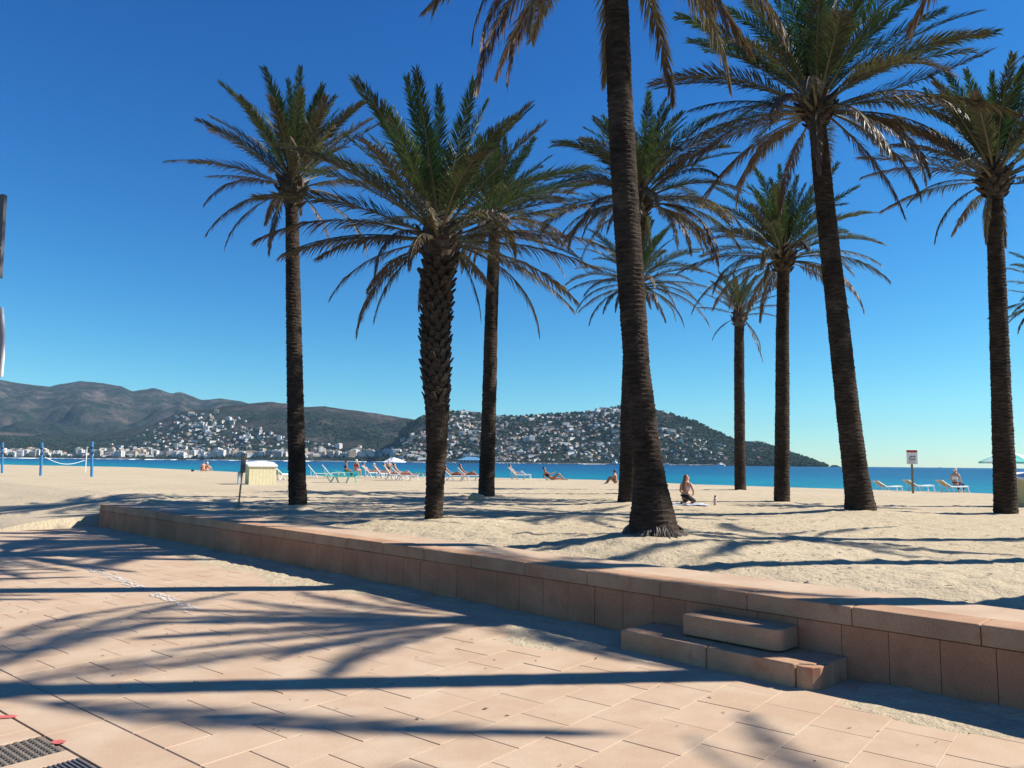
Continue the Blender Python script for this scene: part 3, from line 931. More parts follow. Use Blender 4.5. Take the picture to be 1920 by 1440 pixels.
def palm(key, base, path, radii, label, crown, group="date palms on the beach", seed=1, extra=(), boots=None, heart=None, trunk_mat=None,
         ring=.075, amp=.018, crown_h=.45, fibre_r=.30, step=.03, sides=26, nlf=None):
    rs = np.random.default_rng(seed)
    root = empty("palm_tree", tuple(base))
    tag(root, label, "palm tree", group)
    link("trunk", trunk_mesh(path, radii, seed, ring, amp, trunk_mat, step, sides), root)
    top = Vector(path[-1]); rt = radii[-1]
    # swollen heart of old leaf bases under the crown
    hb = MB()
    hb.lathe([(rt * .98, -.28), (rt * 1.20, -.05), (fibre_r, .18), (fibre_r * .98, .36), (fibre_r * .7, .60), (.06, .9)], 14)
    hb.build("heart", M['boot'], root, top)
    nb = boots if boots is not None else 26
    for i in range(nb):
        t = i / max(1, nb)
        w = i * 2.39996
        zz = -.16 + .62 * t
        rr = (rt * 1.1 + (fibre_r - rt * 1.1) * min(1, (zz + .16) / .34)) * .94
        o = link("leaf_base", BOOT, root, top + Vector((math.cos(w) * rr, math.sin(w) * rr, zz)))
        o.rotation_euler = (rs.uniform(-.55, -.15), rs.normal(0, .12), w - math.pi / 2)
        sc = rs.uniform(.7, 1.1); o.scale = (sc, sc, sc * 1.1)
    for (az, e0, e1, L, dry, dead) in list(crown) + list(extra):
        me = frond_mesh(az, e0, e1, L, dry, rs, dead, nl=nlf)
        k = max(0, math.sin(e0))
        off = Vector((math.cos(az) * fibre_r * .75 * (1 - .75 * k), math.sin(az) * fibre_r * .75 * (1 - .75 * k), .10 + crown_h * k))
        link("frond", me, root, top + off)
    return root

def px_path(base, Y, pts):
    """trunk path through pixels at depth Y, relative to base; first point is the base itself sunk a little"""
    out = [Vector((0, 0, -.15))]
    for (x, y) in pts:
        p = at(x, y, Y); out.append(Vector((p[0] - base[0], p[1] - base[1], p[2] - base[2])))
    return out
def mpx(Y, w): return w * Y / FPX / 2     # half of a pixel width, in metres
RD = math.radians
def ex(side, e0, e1, L, dry=.85, depth=0.0, dead=True):
    """explicit frond: side -1 left / +1 right, depth >0 away from the camera"""
    az = (0 if side > 0 else math.pi); az = math.atan2(depth, side)
    return (az, RD(e0), RD(e1), L, dry, dead)

def standard(key, pts, widths, label, cspec, extra=(), seed=1, **kw):
    P = PALMS[key]['P']; Y = P[1]
    path = px_path(P, Y, pts)
    radii = [mpx(Y, widths[0]) * 1.05] + [mpx(Y, w) for w in widths]
    rs = np.random.default_rng(seed + 100)
    return palm(key, P, path, radii, label, crown_spec(rs=rs, **cspec), seed=seed, extra=extra, **kw)

standard('A', [(559, 946), (557, 900), (554, 760), (550, 560), (548, 430), (547, 372)], [34, 32, 31, 28, 25, 24],
    "tall slim palm farthest left, behind the cream storage box", dict(n=56, L=2.4, top=84, bottom=14, up_droop=14, low_droop=34, ndead=0, pw=1.3),
    [ex(-1, 22, -62, 2.1), ex(-1, 4, -62, 2.3, .9, .3), ex(-1, -28, -82, 1.9, 1, -.3), ex(1, -10, -86, 2.2, 1, .2), ex(1, -40, -88, 1.9, .9, -.4), ex(-.3, -60, -89, 1.7, .9, -.9)], seed=3, fibre_r=.29)
standard('B', [(813, 972), (815, 930), (818, 860), (820, 780), (818, 730), (816, 640), (819, 560), (823, 490), (823, 468)], [34, 33, 38, 43, 45, 44, 46, 50, 54],
    "stout palm with a scaly swollen upper trunk, right of centre-left", dict(n=54, L=2.9, top=84, bottom=0, up_droop=16, low_droop=36, ndead=5, pw=.85),
    [ex(-1, -12, -66, 2.1, 1, -.2), ex(-1, -32, -84, 1.8, .9, .3), ex(1, -16, -52, 2.7, .95, -.3), ex(1, -55, -87, 1.5, .9, .2), ex(-1, 8, -22, 2.9, .8, .1), ex(1, 6, -28, 2.9, .8, .2), ex(1, 10, -10, 2.9, .7, -.6)],
    seed=5, fibre_r=.33, ring=.09, amp=.02, trunk_mat=M['trunk'], boots=22)
standard('C', [(912, 928), (913, 880), (917, 760), (921, 600), (926, 470), (928, 420)], [31, 29, 27, 25, 23, 23],
    "slender palm partly hidden behind the stout palm's crown", dict(n=54, L=2.5, top=82, bottom=0, up_droop=20, low_droop=60, ndead=6),
    [ex(1, -20, -70, 2.6, 1, .1), ex(1, 0, -60, 2.5, .9, -.3), ex(-1, -40, -88, 1.8, 1, .4)], seed=8, fibre_r=.28, sides=20, step=.04)
standard('E', [(1178, 939), (1180, 880), (1181, 760), (1186, 600), (1192, 470), (1200, 392)], [40, 36, 34, 31, 28, 26],
    "palm directly behind the nearest thick trunk, crown level with it", dict(n=60, L=2.75, top=82, bottom=0, up_droop=22, low_droop=74, ndead=9),
    [ex(1, 12, -74, 3.0, .85, -.2), ex(1, 0, -80, 2.8, .9, .3), ex(-1, 5, -80, 2.6, .9, .2), ex(-1, -5, -84, 2.6, .9, -.4), ex(1, -10, -84, 2.6, 1, -.6), ex(.4, -20, -86, 2.3, .9, -.9)], seed=12, fibre_r=.32)
standard('F', [(1200, 923), (1199, 800), (1196, 640), (1194, 545)], [22, 20, 19, 19],
    "lower palm hidden behind two trunks, only its spread crown showing", dict(n=44, L=2.6, top=80, bottom=4, up_droop=20, low_droop=66, ndead=6),
    [ex(1, 0, -70, 3.0, .95, .1), ex(-1, 10, -72, 2.4, .9, .2), ex(-1, -15, -80, 2.2, .9, -.2), ex(1, 10, -30, 2.8, .7, -.2)], seed=15, fibre_r=.28, sides=18, step=.05, boots=14)
standard('G', [(1388, 917), (1387, 840), (1386, 700), (1386, 603)], [21, 20, 19, 18],
    "small far palm with a tufted crown near the water", dict(n=32, L=1.9, top=82, bottom=22, up_droop=14, low_droop=30, ndead=0),
    [ex(-1, -20, -72, 1.5, .8, -.2), ex(1, 18, -20, 1.6, .9, .1), ex(1, -40, -86, 1.6, 1, .2), ex(.5, -60, -80, 2.0, 1, -.3)], seed=18, fibre_r=.27, sides=16, step=.05, boots=16)
standard('H', [(1466, 939), (1466, 880), (1467, 760), (1467, 620), (1469, 498)], [29, 27, 26, 24, 22],
    "mid-distance palm just left of the leaning palm", dict(n=58, L=2.85, top=82, bottom=0, up_droop=20, low_droop=66, ndead=6),
    [ex(-1, 8, -80, 2.6, .9, -.2), ex(1, 2, -72, 2.9, .9, .2), ex(1, -10, -84, 2.7, 1, -.4), ex(-1, -15, -85, 2.0, 1, .4)], seed=21, fibre_r=.31)
standard('I', [(1614, 954), (1606, 900), (1592, 790), (1571, 600), (1553, 440), (1538, 290), (1532, 222)], [56, 45, 42, 39, 36, 33, 31],
    "tall palm leaning left with a big drooping crown, right of centre", dict(n=62, L=3.6, top=84, bottom=-6, up_droop=18, low_droop=56, ndead=7),
    [ex(1, 18, 26, 4.3, .6, .1, False), ex(1, 0, -55, 3.3, .8, -.2), ex(1, -35, -72, 3.0, 1, .2), ex(1, -28, -78, 2.9, 1, -.2), ex(-1, -5, -62, 3.3, .9, -.1), ex(-1, -20, -66, 3.0, 1, .3), ex(-.4, -30, -86, 2.6, 1, -.9), ex(-1, 8, -30, 3.1, .7, -.2)],
    seed=27, fibre_r=.36, boots=40)
standard('J', [(1886, 962), (1884, 900), (1878, 760), (1871, 560), (1865, 420), (1866, 356)], [40, 38, 34, 31, 28, 26],
    "palm at the right edge with a dense upright crown", dict(n=56, L=2.75, top=84, bottom=8, up_droop=16, low_droop=38, ndead=1, pw=1.3),
    [ex(-1, 12, -58, 2.0, .8, .1), ex(-1, -22, -84, 2.0, 1, -.1), ex(-.5, -60, -89, 1.6, 1, -.4), ex(-1, 14, -6, 2.0, .6, -.4)], seed=33, fibre_r=.34, boots=34)
# nearest palm, leaning, crown above the picture
P = PALMS['D']['P']; Y = P[1]
pts = [(1226, 1000), (1224, 968), (1221, 930), (1217, 880), (1208, 800), (1194, 690), (1184, 540), (1173, 380), (1162, 180), (1156, 0), (1153, -130)]
wd = [98, 84, 69, 54, 49, 49, 51, 50, 49, 46, 44]
path = px_path(P, Y, pts); radii = [mpx(Y, 96)] + [mpx(Y, w) for w in wd]
rs = np.random.default_rng(401)
near = palm('D', P, path, radii, "nearest palm, thick dark trunk with flared root base, crown above the picture", crown_spec(n=44, L=3.3, rs=rs, top=82, bottom=-4, up_droop=20, low_droop=58, ndead=4), seed=41,
    extra=[ex(-1, -8, -78, 3.1, .9, -.2), ex(-1, 2, -84, 2.6, .95, .5), ex(-.8, -25, -86, 3.0, .95, -.3), ex(-.7, -20, -88, 3.0, .9, .3), ex(-.4, -40, -87, 2.7, 1, -.3), ex(-.5, -35, -88, 2.6, 1, .2),
           ex(.35, -40, -84, 2.7, 1, -.3), ex(.8, -20, -78, 3.0, .95, -.1), ex(1, -5, -74, 2.9, .9, .2), ex(1, 0, -80, 3.2, .9, -.4), ex(1, 10, -70, 3.0, .85, .0), ex(1, -12, -82, 3.0, .95, .6)],
    ring=.062, amp=.015, fibre_r=.36, step=.022, sides=34)
# fringe of roots round its foot
rm = MB(); rr = random.Random(5)
for i in range(520):
    w = rr.uniform(0, 6.283); h = rr.uniform(-.03, .13) * (.6 + .4 * math.sin(3 * w)); r0 = .335 - .25 * max(0, h) + rr.uniform(-.02, .05); ln = rr.uniform(.03, .13)
    d = Vector((math.cos(w), math.sin(w), 0))
    a = d * (r0 - .02) + Vector((0, 0, h)); b = d * (r0 + ln * .6) + Vector((0, 0, h - ln * .55)); c = d * (r0 + ln * .95) + Vector((rr.uniform(-.03, .03), rr.uniform(-.03, .03), max(-.06, h - ln * 1.25)))
    rm.tube([a, b, c], [.009, .008, .004], 4)
o = rm.build("root_fringe", M['roots'], near); o["kind"] = "stuff"
# scaly leaf bases on the stout palm's swollen trunk
stout = [o for o in bpy.data.objects if o.get("label", "").startswith("stout palm")][0]
P = PALMS['B']['P']; Y = P[1]
rs = np.random.default_rng(55)
nb = 250
for i in range(nb):
    t = i / (nb - 1)
    yy = 812 - t * (812 - 485)
    cxp = np.interp(yy, [485, 560, 640, 730, 780, 860], [823, 819, 816, 818, 820, 818]); ww = np.interp(yy, [485, 560, 640, 730, 780, 860], [58, 52, 50, 50, 46, 40])
    c = at(cxp, yy, Y); r = mpx(Y, ww)
    w = i * 2.39996 + rs.normal(0, .10)
    o = link("leaf_base", BOOT, stout, (c[0] - P[0] + math.cos(w) * r * .82, c[1] - P[1] + math.sin(w) * r * .82, c[2] - P[2]))
    o.rotation_euler = (rs.uniform(-.30, .05) - .18 * t, rs.normal(0, .1), w - math.pi / 2)
    s_ = rs.uniform(.85, 1.1) * (.45 + .55 * min(1, t * 3.2)); o.scale = (s_ * rs.uniform(.8, 1.15), s_ * (.55 + .45 * t), s_ * rs.uniform(.85, 1.2))

# palms just outside the picture on the right, whose shadows and tips reach into it
OFFLAB = ["palm out of view right of the wall whose trunk shadow crosses the steps",
          "palm out of view right whose crown shadow lies on the slabs left of the steps",
          "palm out of view right whose crown shadow lies beside the nearest trunk",
          "palm out of view right whose frond shadow touches the bottom edge"]
for i, (x, y, h) in enumerate(OFF):
    z = sz(x, y)
    rs = np.random.default_rng(500 + i)
    pth = [Vector((0, 0, -.15)), Vector((0, 0, .3)), Vector((-.08, .02, h * .5)), Vector((-.05, .05, h - .3))]
    palm('off', (x, y, z), pth, [.24, .19, .165, .15], OFFLAB[i], crown_spec(n=(24, 26, 22, 16)[i], L=(3.6, 2.4, 2.6, 2.0)[i], rs=rs, top=80, bottom=4, up_droop=22, low_droop=50, ndead=0), seed=60 + i, fibre_r=.3, sides=16, step=.06, boots=12)
_b = gp(1990, 950, .56)
rs = np.random.default_rng(77)
_t = at(1992, 575, _b[1])
palm('K', _b, [Vector((0, 0, -.15)), Vector((0, 0, .4)), Vector((_t[0] - _b[0], 0, _t[2] - _b[2]))], [.2, .18, .15], "palm whose frond tips just enter at the right edge",
     crown_spec(n=30, L=1.75, rs=rs, top=80, bottom=0, up_droop=20, low_droop=60, ndead=2), seed=78, extra=[ex(-1, 15, 5, 1.35, .4, .1, False), ex(-1, 8, -50, 1.5, .8, -.2), ex(-1, -2, -60, 1.45, .8, .2)], fibre_r=.28, sides=14, step=.06, boots=10)
# ------------------------------------------------------------------ far land across the bay
def hx(px, Yr): return at(px, 868, Yr)[0]
def prof(pts, Yr):
    xs = []; hs = []
    for px, py in pts:
        p = at(px, py, Yr); xs.append(p[0]); hs.append(p[2])
    return np.array(xs), np.array(hs)
RIDGE = [
    # (ridge depth, shore depth, back depth, profile pixels)
    dict(Yr=3050., Ys=2420., p=[(700, 868), (730, 848), (752, 808), (772, 788), (790, 778), (840, 771), (870, 772), (905, 777), (940, 780), (990, 778), (1050, 776), (1100, 771), (1145, 763), (1165, 759), (1200, 763), (1230, 769), (1262, 777), (1300, 788), (1340, 807), (1378, 825), (1405, 830), (1432, 831), (1450, 838), (1500, 855), (1522, 861), (1545, 870), (1560, 878)]),
    dict(Yr=4200., Ys=2900., p=[(-300, 800), (-100, 800), (60, 812), (180, 812), (270, 800), (340, 772), (400, 765), (455, 756), (500, 753), (545, 756), (575, 762), (608, 759), (640, 766), (700, 774), (740, 781), (775, 786), (830, 800), (950, 840), (1050, 875)]),
    dict(Yr=6600., Ys=3900., p=[(-500, 730), (-200, 712), (-80, 709), (0, 711), (30, 717), (90, 724), (115, 720), (150, 714), (200, 719), (228, 723), (250, 733), (270, 730), (288, 727), (305, 731), (322, 738), (338, 733), (352, 739), (378, 749), (415, 747), (455, 752), (520, 775), (620, 830), (700, 870)]),
]
for r_ in RIDGE: r_['x'], r_['h'] = prof(r_['p'], r_['Yr'])
def terr(X, Y):
    X = np.asarray(X, float); Y = np.asarray(Y, float)
    z = np.full(X.shape, -30.0)
    for i, r_ in enumerate(RIDGE):
        # follow a line of sight so that the ridge keeps its outline, the slope in front falls to the shore
        h = np.interp(X * r_['Yr'] / np.maximum(Y, 500), r_['x'], r_['h'], left=-30 if i == 0 else r_['h'][0], right=-30)
        sh = r_['Ys'] + 120 * (fbm(X / 500, X * 0 + i, 70 + i, 3) - .5)
        t = np.clip((Y - sh) / (r_['Yr'] - sh), -.4, 1)
        back = np.clip((Y - r_['Yr']) / 1500., 0, 1)
        spur = (fbm(X / 330, Y / 900, 81 + i, 4) - .5) * 1.0
        g = np.where(t > 0, t ** (1.0 + .45 * spur), t)
        mid = np.clip(t, 0, 1) * (1 - np.clip(t, 0, 1)) * 4
        zz = h * g * (1 - .8 * back) + mid * (fbm(X / 260, Y / 260, 91 + i, 4) - .5) * .48 * np.clip(h, 0, 420)
        zz = zz - (np.abs(fbm(X / 150, Y / 190, 95 + i, 4) - .5)) * np.clip(h, 0, 420) * .34 * np.clip(1.15 - t, 0, 1) + (fbm(X / 60, Y / 60, 99 + i, 2) - .5) * np.clip(h, 0, 200) * .04
        zz = np.where(h < 0, -30, zz)
        z = np.maximum(z, zz)
    return z
def land(name, x0, x1, y0, y1, step, label=None):
    xs = np.arange(x0, x1, step); ys = np.arange(y0, y1, step)
    XX, YY = np.meshgrid(xs, ys, indexing='ij')
    Z = terr(XX, YY)
    nu, nv = XX.shape
    idx = np.arange(nu * nv).reshape(nu, nv)
    q = np.stack([idx[:-1, :-1], idx[1:, :-1], idx[1:, 1:], idx[:-1, 1:]], -1).reshape(-1, 4)
    zq = Z.ravel()[q].max(1)
    q = q[zq > -12]
    used = np.unique(q); rem = np.zeros(nu * nv, int); rem[used] = np.arange(len(used))
    co = np.stack([XX, YY, Z], -1).reshape(-1, 3)[used]
    me = bpy.data.meshes.new(name)
    me.from_pydata(co.tolist(), [], rem[q].tolist())
    me.polygons.foreach_set("use_smooth", [True] * len(me.polygons))
    me.materials.append(M['hill']); me.update()
    return tag(link(name, me), kind="structure")
land("hills", -5600, 1500, 2300, 8000, 26)

_gx = np.arange(-5600, 1500, 16.0); _gy = np.arange(2300, 4500, 16.0)
_GZ = terr(*np.meshgrid(_gx, _gy, indexing='ij'))
def terr_q(X, Y):
    a = np.clip((X - _gx[0]) / 16.0, 0, len(_gx) - 1.001); b = np.clip((Y - _gy[0]) / 16.0, 0, len(_gy) - 1.001)
    i = a.astype(int); j = b.astype(int); fa = a - i; fb = b - j
    return (_GZ[i, j] * (1 - fa) + _GZ[i + 1, j] * fa) * (1 - fb) + (_GZ[i, j + 1] * (1 - fa) + _GZ[i + 1, j + 1] * fa) * fb
def hit(px, py):
    """first point of the far land on the sight line through a pixel"""
    Ys = np.arange(2350, 4400, 8.0)
    d = ray(px, py)
    X = d[0] / d[1] * Ys; Zr = CAMZ + d[2] / d[1] * Ys
    k = np.nonzero(terr_q(X, Ys) > Zr)[0]
    if len(k) == 0: return None
    return X[k[0]], Ys[k[0]], Zr[k[0]]

# house kinds (metres), one mesh each, all with real recesses and roofs
def add_windows(mb, w, d, z0, floors, fh, n, m=1):
    for fl in range(floors):
        zz = z0 + fl * fh
        for i in range(n):
            cx = -w / 2 + w * (i + .5) / n; ww = w / n * .42
            for sy in (-1, 1):
                mb.box((cx - ww / 2, sy * d / 2 - .12, zz + .9), (cx + ww / 2, sy * d / 2 + .12, zz + 2.2), m)
        for sx in (-1, 1):
            mb.box((sx * w / 2 - .12, -d * .25, zz + .9), (sx * w / 2 + .12, d * .25, zz + 2.2), m)
def house(kind):
    mb = MB()
    if kind == 0:      # white villa, stepped, flat roofs and terrace
        mb.box((-7, -5, -6), (7, 5, 3.2)); mb.box((-7, -1, 3.2), (2.5, 5, 6.4)); mb.box((-7.3, -1.3, 6.4), (2.8, 5.3, 6.75)); mb.box((2.5, -5.1, 3.2), (7.1, -4.8, 4.1))
        add_windows(mb, 14.1, 10.1, 0, 1, 3.2, 4)
        mb.box((-5.5, -1.15, 4.0), (-3.5, -.9, 5.8), 1); mb.box((-2, -1.15, 4.0), (1, -.9, 5.8), 1)
    elif kind == 1:    # house with hipped tile roof
        mb.box((-6, -4.5, -6), (6, 4.5, 5.6)); add_windows(mb, 12.05, 9.05, 0, 2, 2.8, 3)
        mb.add([(-6.6, -5.1, 5.6), (6.6, -5.1, 5.6), (6.6, 5.1, 5.6), (-6.6, 5.1, 5.6), (-2.5, 0, 8.0), (2.5, 0, 8.0)], [(0, 1, 5, 4), (1, 2, 5), (2, 3, 4, 5), (3, 0, 4), (3, 2, 1, 0)], 2)
    elif kind == 2:    # terrace of flats with balcony slabs
        mb.box((-13, -5, -6), (13, 5, 8.6)); add_windows(mb, 26.05, 10.05, 0, 3, 2.85, 7)
        for f in range(3): mb.box((-13.2, -6.5, f * 2.85 - .15), (13.2, -5, f * 2.85 + .75))
        mb.box((-13.3, -5.3, 8.6), (13.3, 5.3, 9.1))
    elif kind == 3:    # tall waterfront block
        mb.box((-10, -7, -4), (10, 7, 17)); add_windows(mb, 20.05, 14.05, 0, 5, 3.3, 5)
        for f in range(1, 6): mb.box((-9.6, -8.3, f * 3.3 - .2), (9.6, -7, f * 3.3 + .05))
        mb.box((-3, -3, 17), (3, 3, 19.4)); mb.box((-10.3, -7.3, 17), (10.3, 7.3, 17.6))
    elif kind == 4:    # long low white apartment row
        mb.box((-20, -5, -6), (20, 5, 6.0)); add_windows(mb, 40.05, 10.05, 0, 2, 3.0, 10)
        for i in range(5): mb.box((-20 + i * 8, -5.6, 6.0), (-14 + i * 8, 5, 7.8))
    elif kind == 5:    # gabled white house
        mb.box((-5, -6, -6), (5, 6, 5.0)); add_windows(mb, 10.05, 12.05, 0, 2, 2.6, 3)
        mb.add([(-5.4, -6.5, 5.0), (5.4, -6.5, 5.0), (5.4, 6.5, 5.0), (-5.4, 6.5, 5.0), (0, -6.5, 7.6), (0, 6.5, 7.6)], [(0, 1, 4), (3, 5, 2), (1, 2, 5, 4), (3, 0, 4, 5), (3, 2, 1, 0)], 2)
    return mb
HK = []
for k in range(6):
    for w in ('hwhite', 'hcream', 'hgrey'):
        HK.append((k, w, house(k).mesh("house", [M[w], M['glass'], M['tile']])))
def hk(k, w): return next(m_ for a, b, m_ in HK if a == k and b == w)
HNAME = ["white_villa", "hillside_house", "terraced_flats", "apartment_block", "apartment_row", "gabled_house"]
HLAB = ["flat-roofed villa", "hip-roofed house", "terraced flats", "apartment block", "long apartment row", "gabled house"]
def zone(x, y):
    px = 960 + FPX * x / y
    for lim, w in ((30, "left of the volleyball posts"), (76, "beside the middle volleyball post"), (125, "above the slack net rope"), (172, "beside the right volleyball post"), (260, "right of the volleyball posts"), (360, "above the wall's left end"), (445, "left of the storage box"), (530, "above the storage box"),
                   (585, "behind the slim palm"), (640, "just right of the slim palm"), (720, "between slim and stout trunks"), (785, "just left of the stout trunk"), (850, "behind the stout trunk"), (900, "between stout and slender trunks"), (935, "behind the slender trunk"),
                   (1000, "just right of the slender trunk"), (1080, "between slender and nearest trunks"), (1155, "just left of the nearest trunk"), (1235, "behind the nearest trunk"), (1300, "just right of the nearest trunk"), (1375, "left of the small far palm")):
        if px < lim: return w
    return "right of the small far palm"
def band(z): return "at the shore" if z < 12 else "low down" if z < 45 else "mid-slope" if z < 95 else "high up"
CNAME = dict(hwhite="white", hcream="cream", hgrey="grey")
rs = np.random.default_rng(12)
cands = []
ridge_right = RIDGE[0]['p']
def ridge_y(px): return np.interp(px, [p[0] for p in ridge_right], [p[1] for p in ridge_right])
tries = 0
while len(cands) < 820 and tries < 9000:
    tries += 1
    px = rs.uniform(752, 1430); top = ridge_y(px)
    py = top + (864 - top) * rs.random()
    rel = (py - top) / (864 - top)
    dens = 1.0 if px < 1170 else (.62 if rel > .32 else .08)
    if px > 1350: dens = .25 if rel > .4 else .0
    if px < 800 and rel < .35: dens = 0
    clump = fbm(px / 40, py / 22, 5, 3)
    if rs.random() > dens * (1.6 * clump): continue
    h_ = hit(px, py + 1)
    if h_ is None or h_[1] > 3200: continue
    if any((h_[0] - c[0]) ** 2 + (h_[1] - c[1]) ** 2 < 11 ** 2 for c in cands): continue
    kind = rs.choice(6, p=[.44, .18, .10, .02, .06, .20])
    cands.append((h_[0], h_[1], h_[2], kind, 'right'))
n_right = len(cands)
tries = 0
left = []
while len(left) < 330 and tries < 9000:
    tries += 1
    px = rs.uniform(170, 760); py = rs.uniform(768, 852)
    roof = np.interp(px, [170, 250, 300, 340, 400, 440, 500, 560, 640, 760], [846, 822, 792, 772, 770, 776, 808, 826, 836, 842])
    if py < roof: continue
    rel = (py - roof) / (856 - roof)
    if rs.random() > (.35 + .65 * rel) * 1.5 * fbm(px / 35, py / 18, 9, 3): continue
    h_ = hit(px, py)
    if h_ is None or h_[1] > 4300: continue
    if any((h_[0] - c[0]) ** 2 + (h_[1] - c[1]) ** 2 < 12 ** 2 for c in left): continue
    kind = rs.choice(6, p=[.45, .14, .14, .05, .06, .16])
    left.append((h_[0], h_[1], h_[2], kind, 'left'))
front = []
for i in range(220):
    px = -30 + 780 * (i + rs.uniform(.1, .9)) / 220
    h_ = hit(px, rs.uniform(850.0, 857.0))
    if h_ is None: continue
    kind = rs.choice(6, p=[.08, .05, .15, .50, .17, .05])
    front.append((h_[0], h_[1], max(h_[2], 1.0), kind, 'front'))
allh = front + cands + left
allh.sort(key=lambda c: c[1] * (1 if c[3] in (2, 3, 4) else 1.25))
REG = dict(right="on the hill across the bay", left="on the slope behind the far town", front="on the far waterfront")
rest = {}
hcount = 0
for (x, y, z, k, reg) in allh:
    w = rs.choice(['hwhite', 'hcream', 'hgrey'], p=[.72, .18, .10] if reg != 'front' else [.55, .28, .17])
    rz = rs.uniform(-.8, .8) + (0.35 if reg == 'right' else 0.2)
    sc = rs.uniform(.62, 1.1) * (1.0 if reg != 'front' else 1.2) * (y / 2800) ** .5
    if hcount < 296:
        o = link(HNAME[k], hk(k, w), None, (x, y, z)); o.rotation_euler[2] = rz; o.scale = (sc, sc, sc)
        tag(o, "%s %s across the bay, %s, %s" % (CNAME[w], HLAB[k], band(z), zone(x, y)), "house" if k in (0, 1, 5) else "building", "%s %s across the bay, %s, %s" % (CNAME[w], HLAB[k], band(z), zone(x, y)))
        hcount += 1
    else:
        mb = rest.setdefault('a', MB())
        Mx = Matrix.Translation((x, y, z)) @ Matrix.Rotation(rz, 4, 'Z') @ Matrix.Scale(sc, 4)
        src = hk(k, w); off = {'hwhite': 0, 'hcream': 3, 'hgrey': 4}[w]
        for pl in src.polygons:
            mi = pl.material_index
            mb.add([Mx @ src.vertices[vi].co for vi in pl.vertices], [tuple(range(len(pl.vertices)))], off if mi == 0 else mi)
o = rest['a'].build("distant_houses", [M['hwhite'], M['glass'], M['tile'], M['hcream'], M['hgrey']])
tag(o, "more small pale houses scattered over the far hillsides", kind="stuff")

# woods on the far slopes
def woods(name, n, region, seed, label):
    r = np.random.default_rng(seed)
    ico = [(0, 0, 1), (.9, 0, .35), (.28, .85, .35), (-.73, .53, .35), (-.73, -.53, .35), (.28, -.85, .35), (.75, .5, -.3), (-.3, .9, -.3), (-.95, 0, -.3), (-.3, -.9, -.3), (.75, -.5, -.3)]
    fc = [(0, 1, 2), (0, 2, 3), (0, 3, 4), (0, 4, 5), (0, 5, 1), (1, 6, 2), (2, 7, 3), (3, 8, 4), (4, 9, 5), (5, 10, 1), (2, 6, 7), (3, 7, 8), (4, 8, 9), (5, 9, 10), (1, 10, 6)]
    V = []; F = []
    X, Y = region(r, n)
    Z = terr(X, Y)
    for x, y, z in zip(X, Y, Z):
        if z < 1.5: continue
        s = r.uniform(3.2, 7.5); b = len(V)
        for (a, c, e) in ico:
            j = r.uniform(.75, 1.25, 3)
            V.append((float(x + a * s * j[0]), float(y + c * s * j[1]), float(z + s * .45 + e * s * .8 * j[2])))
        F += [tuple(q + b for q in f) for f in fc]
    me = bpy.data.meshes.new(name); me.from_pydata(V, [], F); me.materials.append(M['leafdark'])
    return tag(link(name, me), label, kind="stuff")
def reg_right(r, n):
    X = r.uniform(-480, 1240, n * 2); Y = r.uniform(2430, 3090, n * 2)
    k = fbm(X / 120, Y / 120, 17, 3) + r.uniform(-.15, .15, n * 2) > .46
    return X[k][:n], Y[k][:n]
def reg_left(r, n):
    X = r.uniform(-2800, -250, n * 2); Y = r.uniform(2880, 3900, n * 2)
    k = fbm(X / 160, Y / 160, 19, 3) + r.uniform(-.15, .15, n * 2) > .47
    return X[k][:n], Y[k][:n]
woods("distant_woods", 4600, reg_right, 71, "dark pine and scrub between the houses of the far hill")
woods("distant_woods", 4200, reg_left, 72, "dark scrub woods on the slopes behind the far town")

# pale beach and quay line along the far shore
def shore_strip(name, px0, px1, mat, label, zt, dy, seed):
    mb = MB(); prev = None
    r = random.Random(seed)
    for px in np.arange(px0, px1, 6.0):
        d = ray(px, 858)
        Ys = np.arange(2300, 3300, 4.0); X = d[0] / d[1] * Ys
        k = np.nonzero(terr_q(X, Ys) > .3)[0]
        if len(k) == 0: prev = None; continue
        y = Ys[k[0]]; x = X[k[0]]
        cur = (x, y - dy, x, y + 14)
        if prev:
            mb.add([(prev[0], prev[1], -1), (cur[0], cur[1], -1), (cur[2], cur[3], -1), (prev[2], prev[3], -1),
                    (prev[0], prev[1], zt), (cur[0], cur[1], zt), (cur[2], cur[3], zt + .8), (prev[2], prev[3], zt + .8)],
                   [(4, 5, 6, 7), (0, 1, 5, 4), (1, 2, 6, 5), (3, 0, 4, 7)])
        prev = cur
    return tag(mb.build(name, mat), label, kind="structure")
shore_strip("far_beach", -40, 745, M['lid'], "pale beach strip along the far shore below the town", 1.2, 26, 1)
shore_strip("far_quay", 745, 1345, M['hgrey'], "pale quay along the foot of the far hill", 2.0, 14, 2)

def far_at(px, Y, z=0.0):
    d = ray(px, 862); return (d[0] / d[1] * Y, Y, z)
# fort on the point
mb = MB()
mb.lathe([(16, -8), (15, 9), (15.6, 9), (15.6, 11), (13, 11)], 10, 0, (-18, 0, 0)); mb.lathe([(14, -8), (13, 8), (13.5, 8), (13.5, 10), (11, 10)], 10, 0, (20, 4, 0))
mb.box((-18, -8, -8), (22, 14, 8.5)); mb.box((-6, -4, 8.5), (10, 9, 13)); mb.box((-2, -8.3, 1), (2, -7.7, 4), 1)
h_ = hit(1418, 833)
if h_ is None: h_ = (at(1418, 833, 3000.)[0], 3000., 60.)
tag(mb.build("fort", [M['fort'], M['glass']], None, (h_[0], h_[1], h_[2])), "squat stone fort on the hill's right-hand shoulder", "fort")
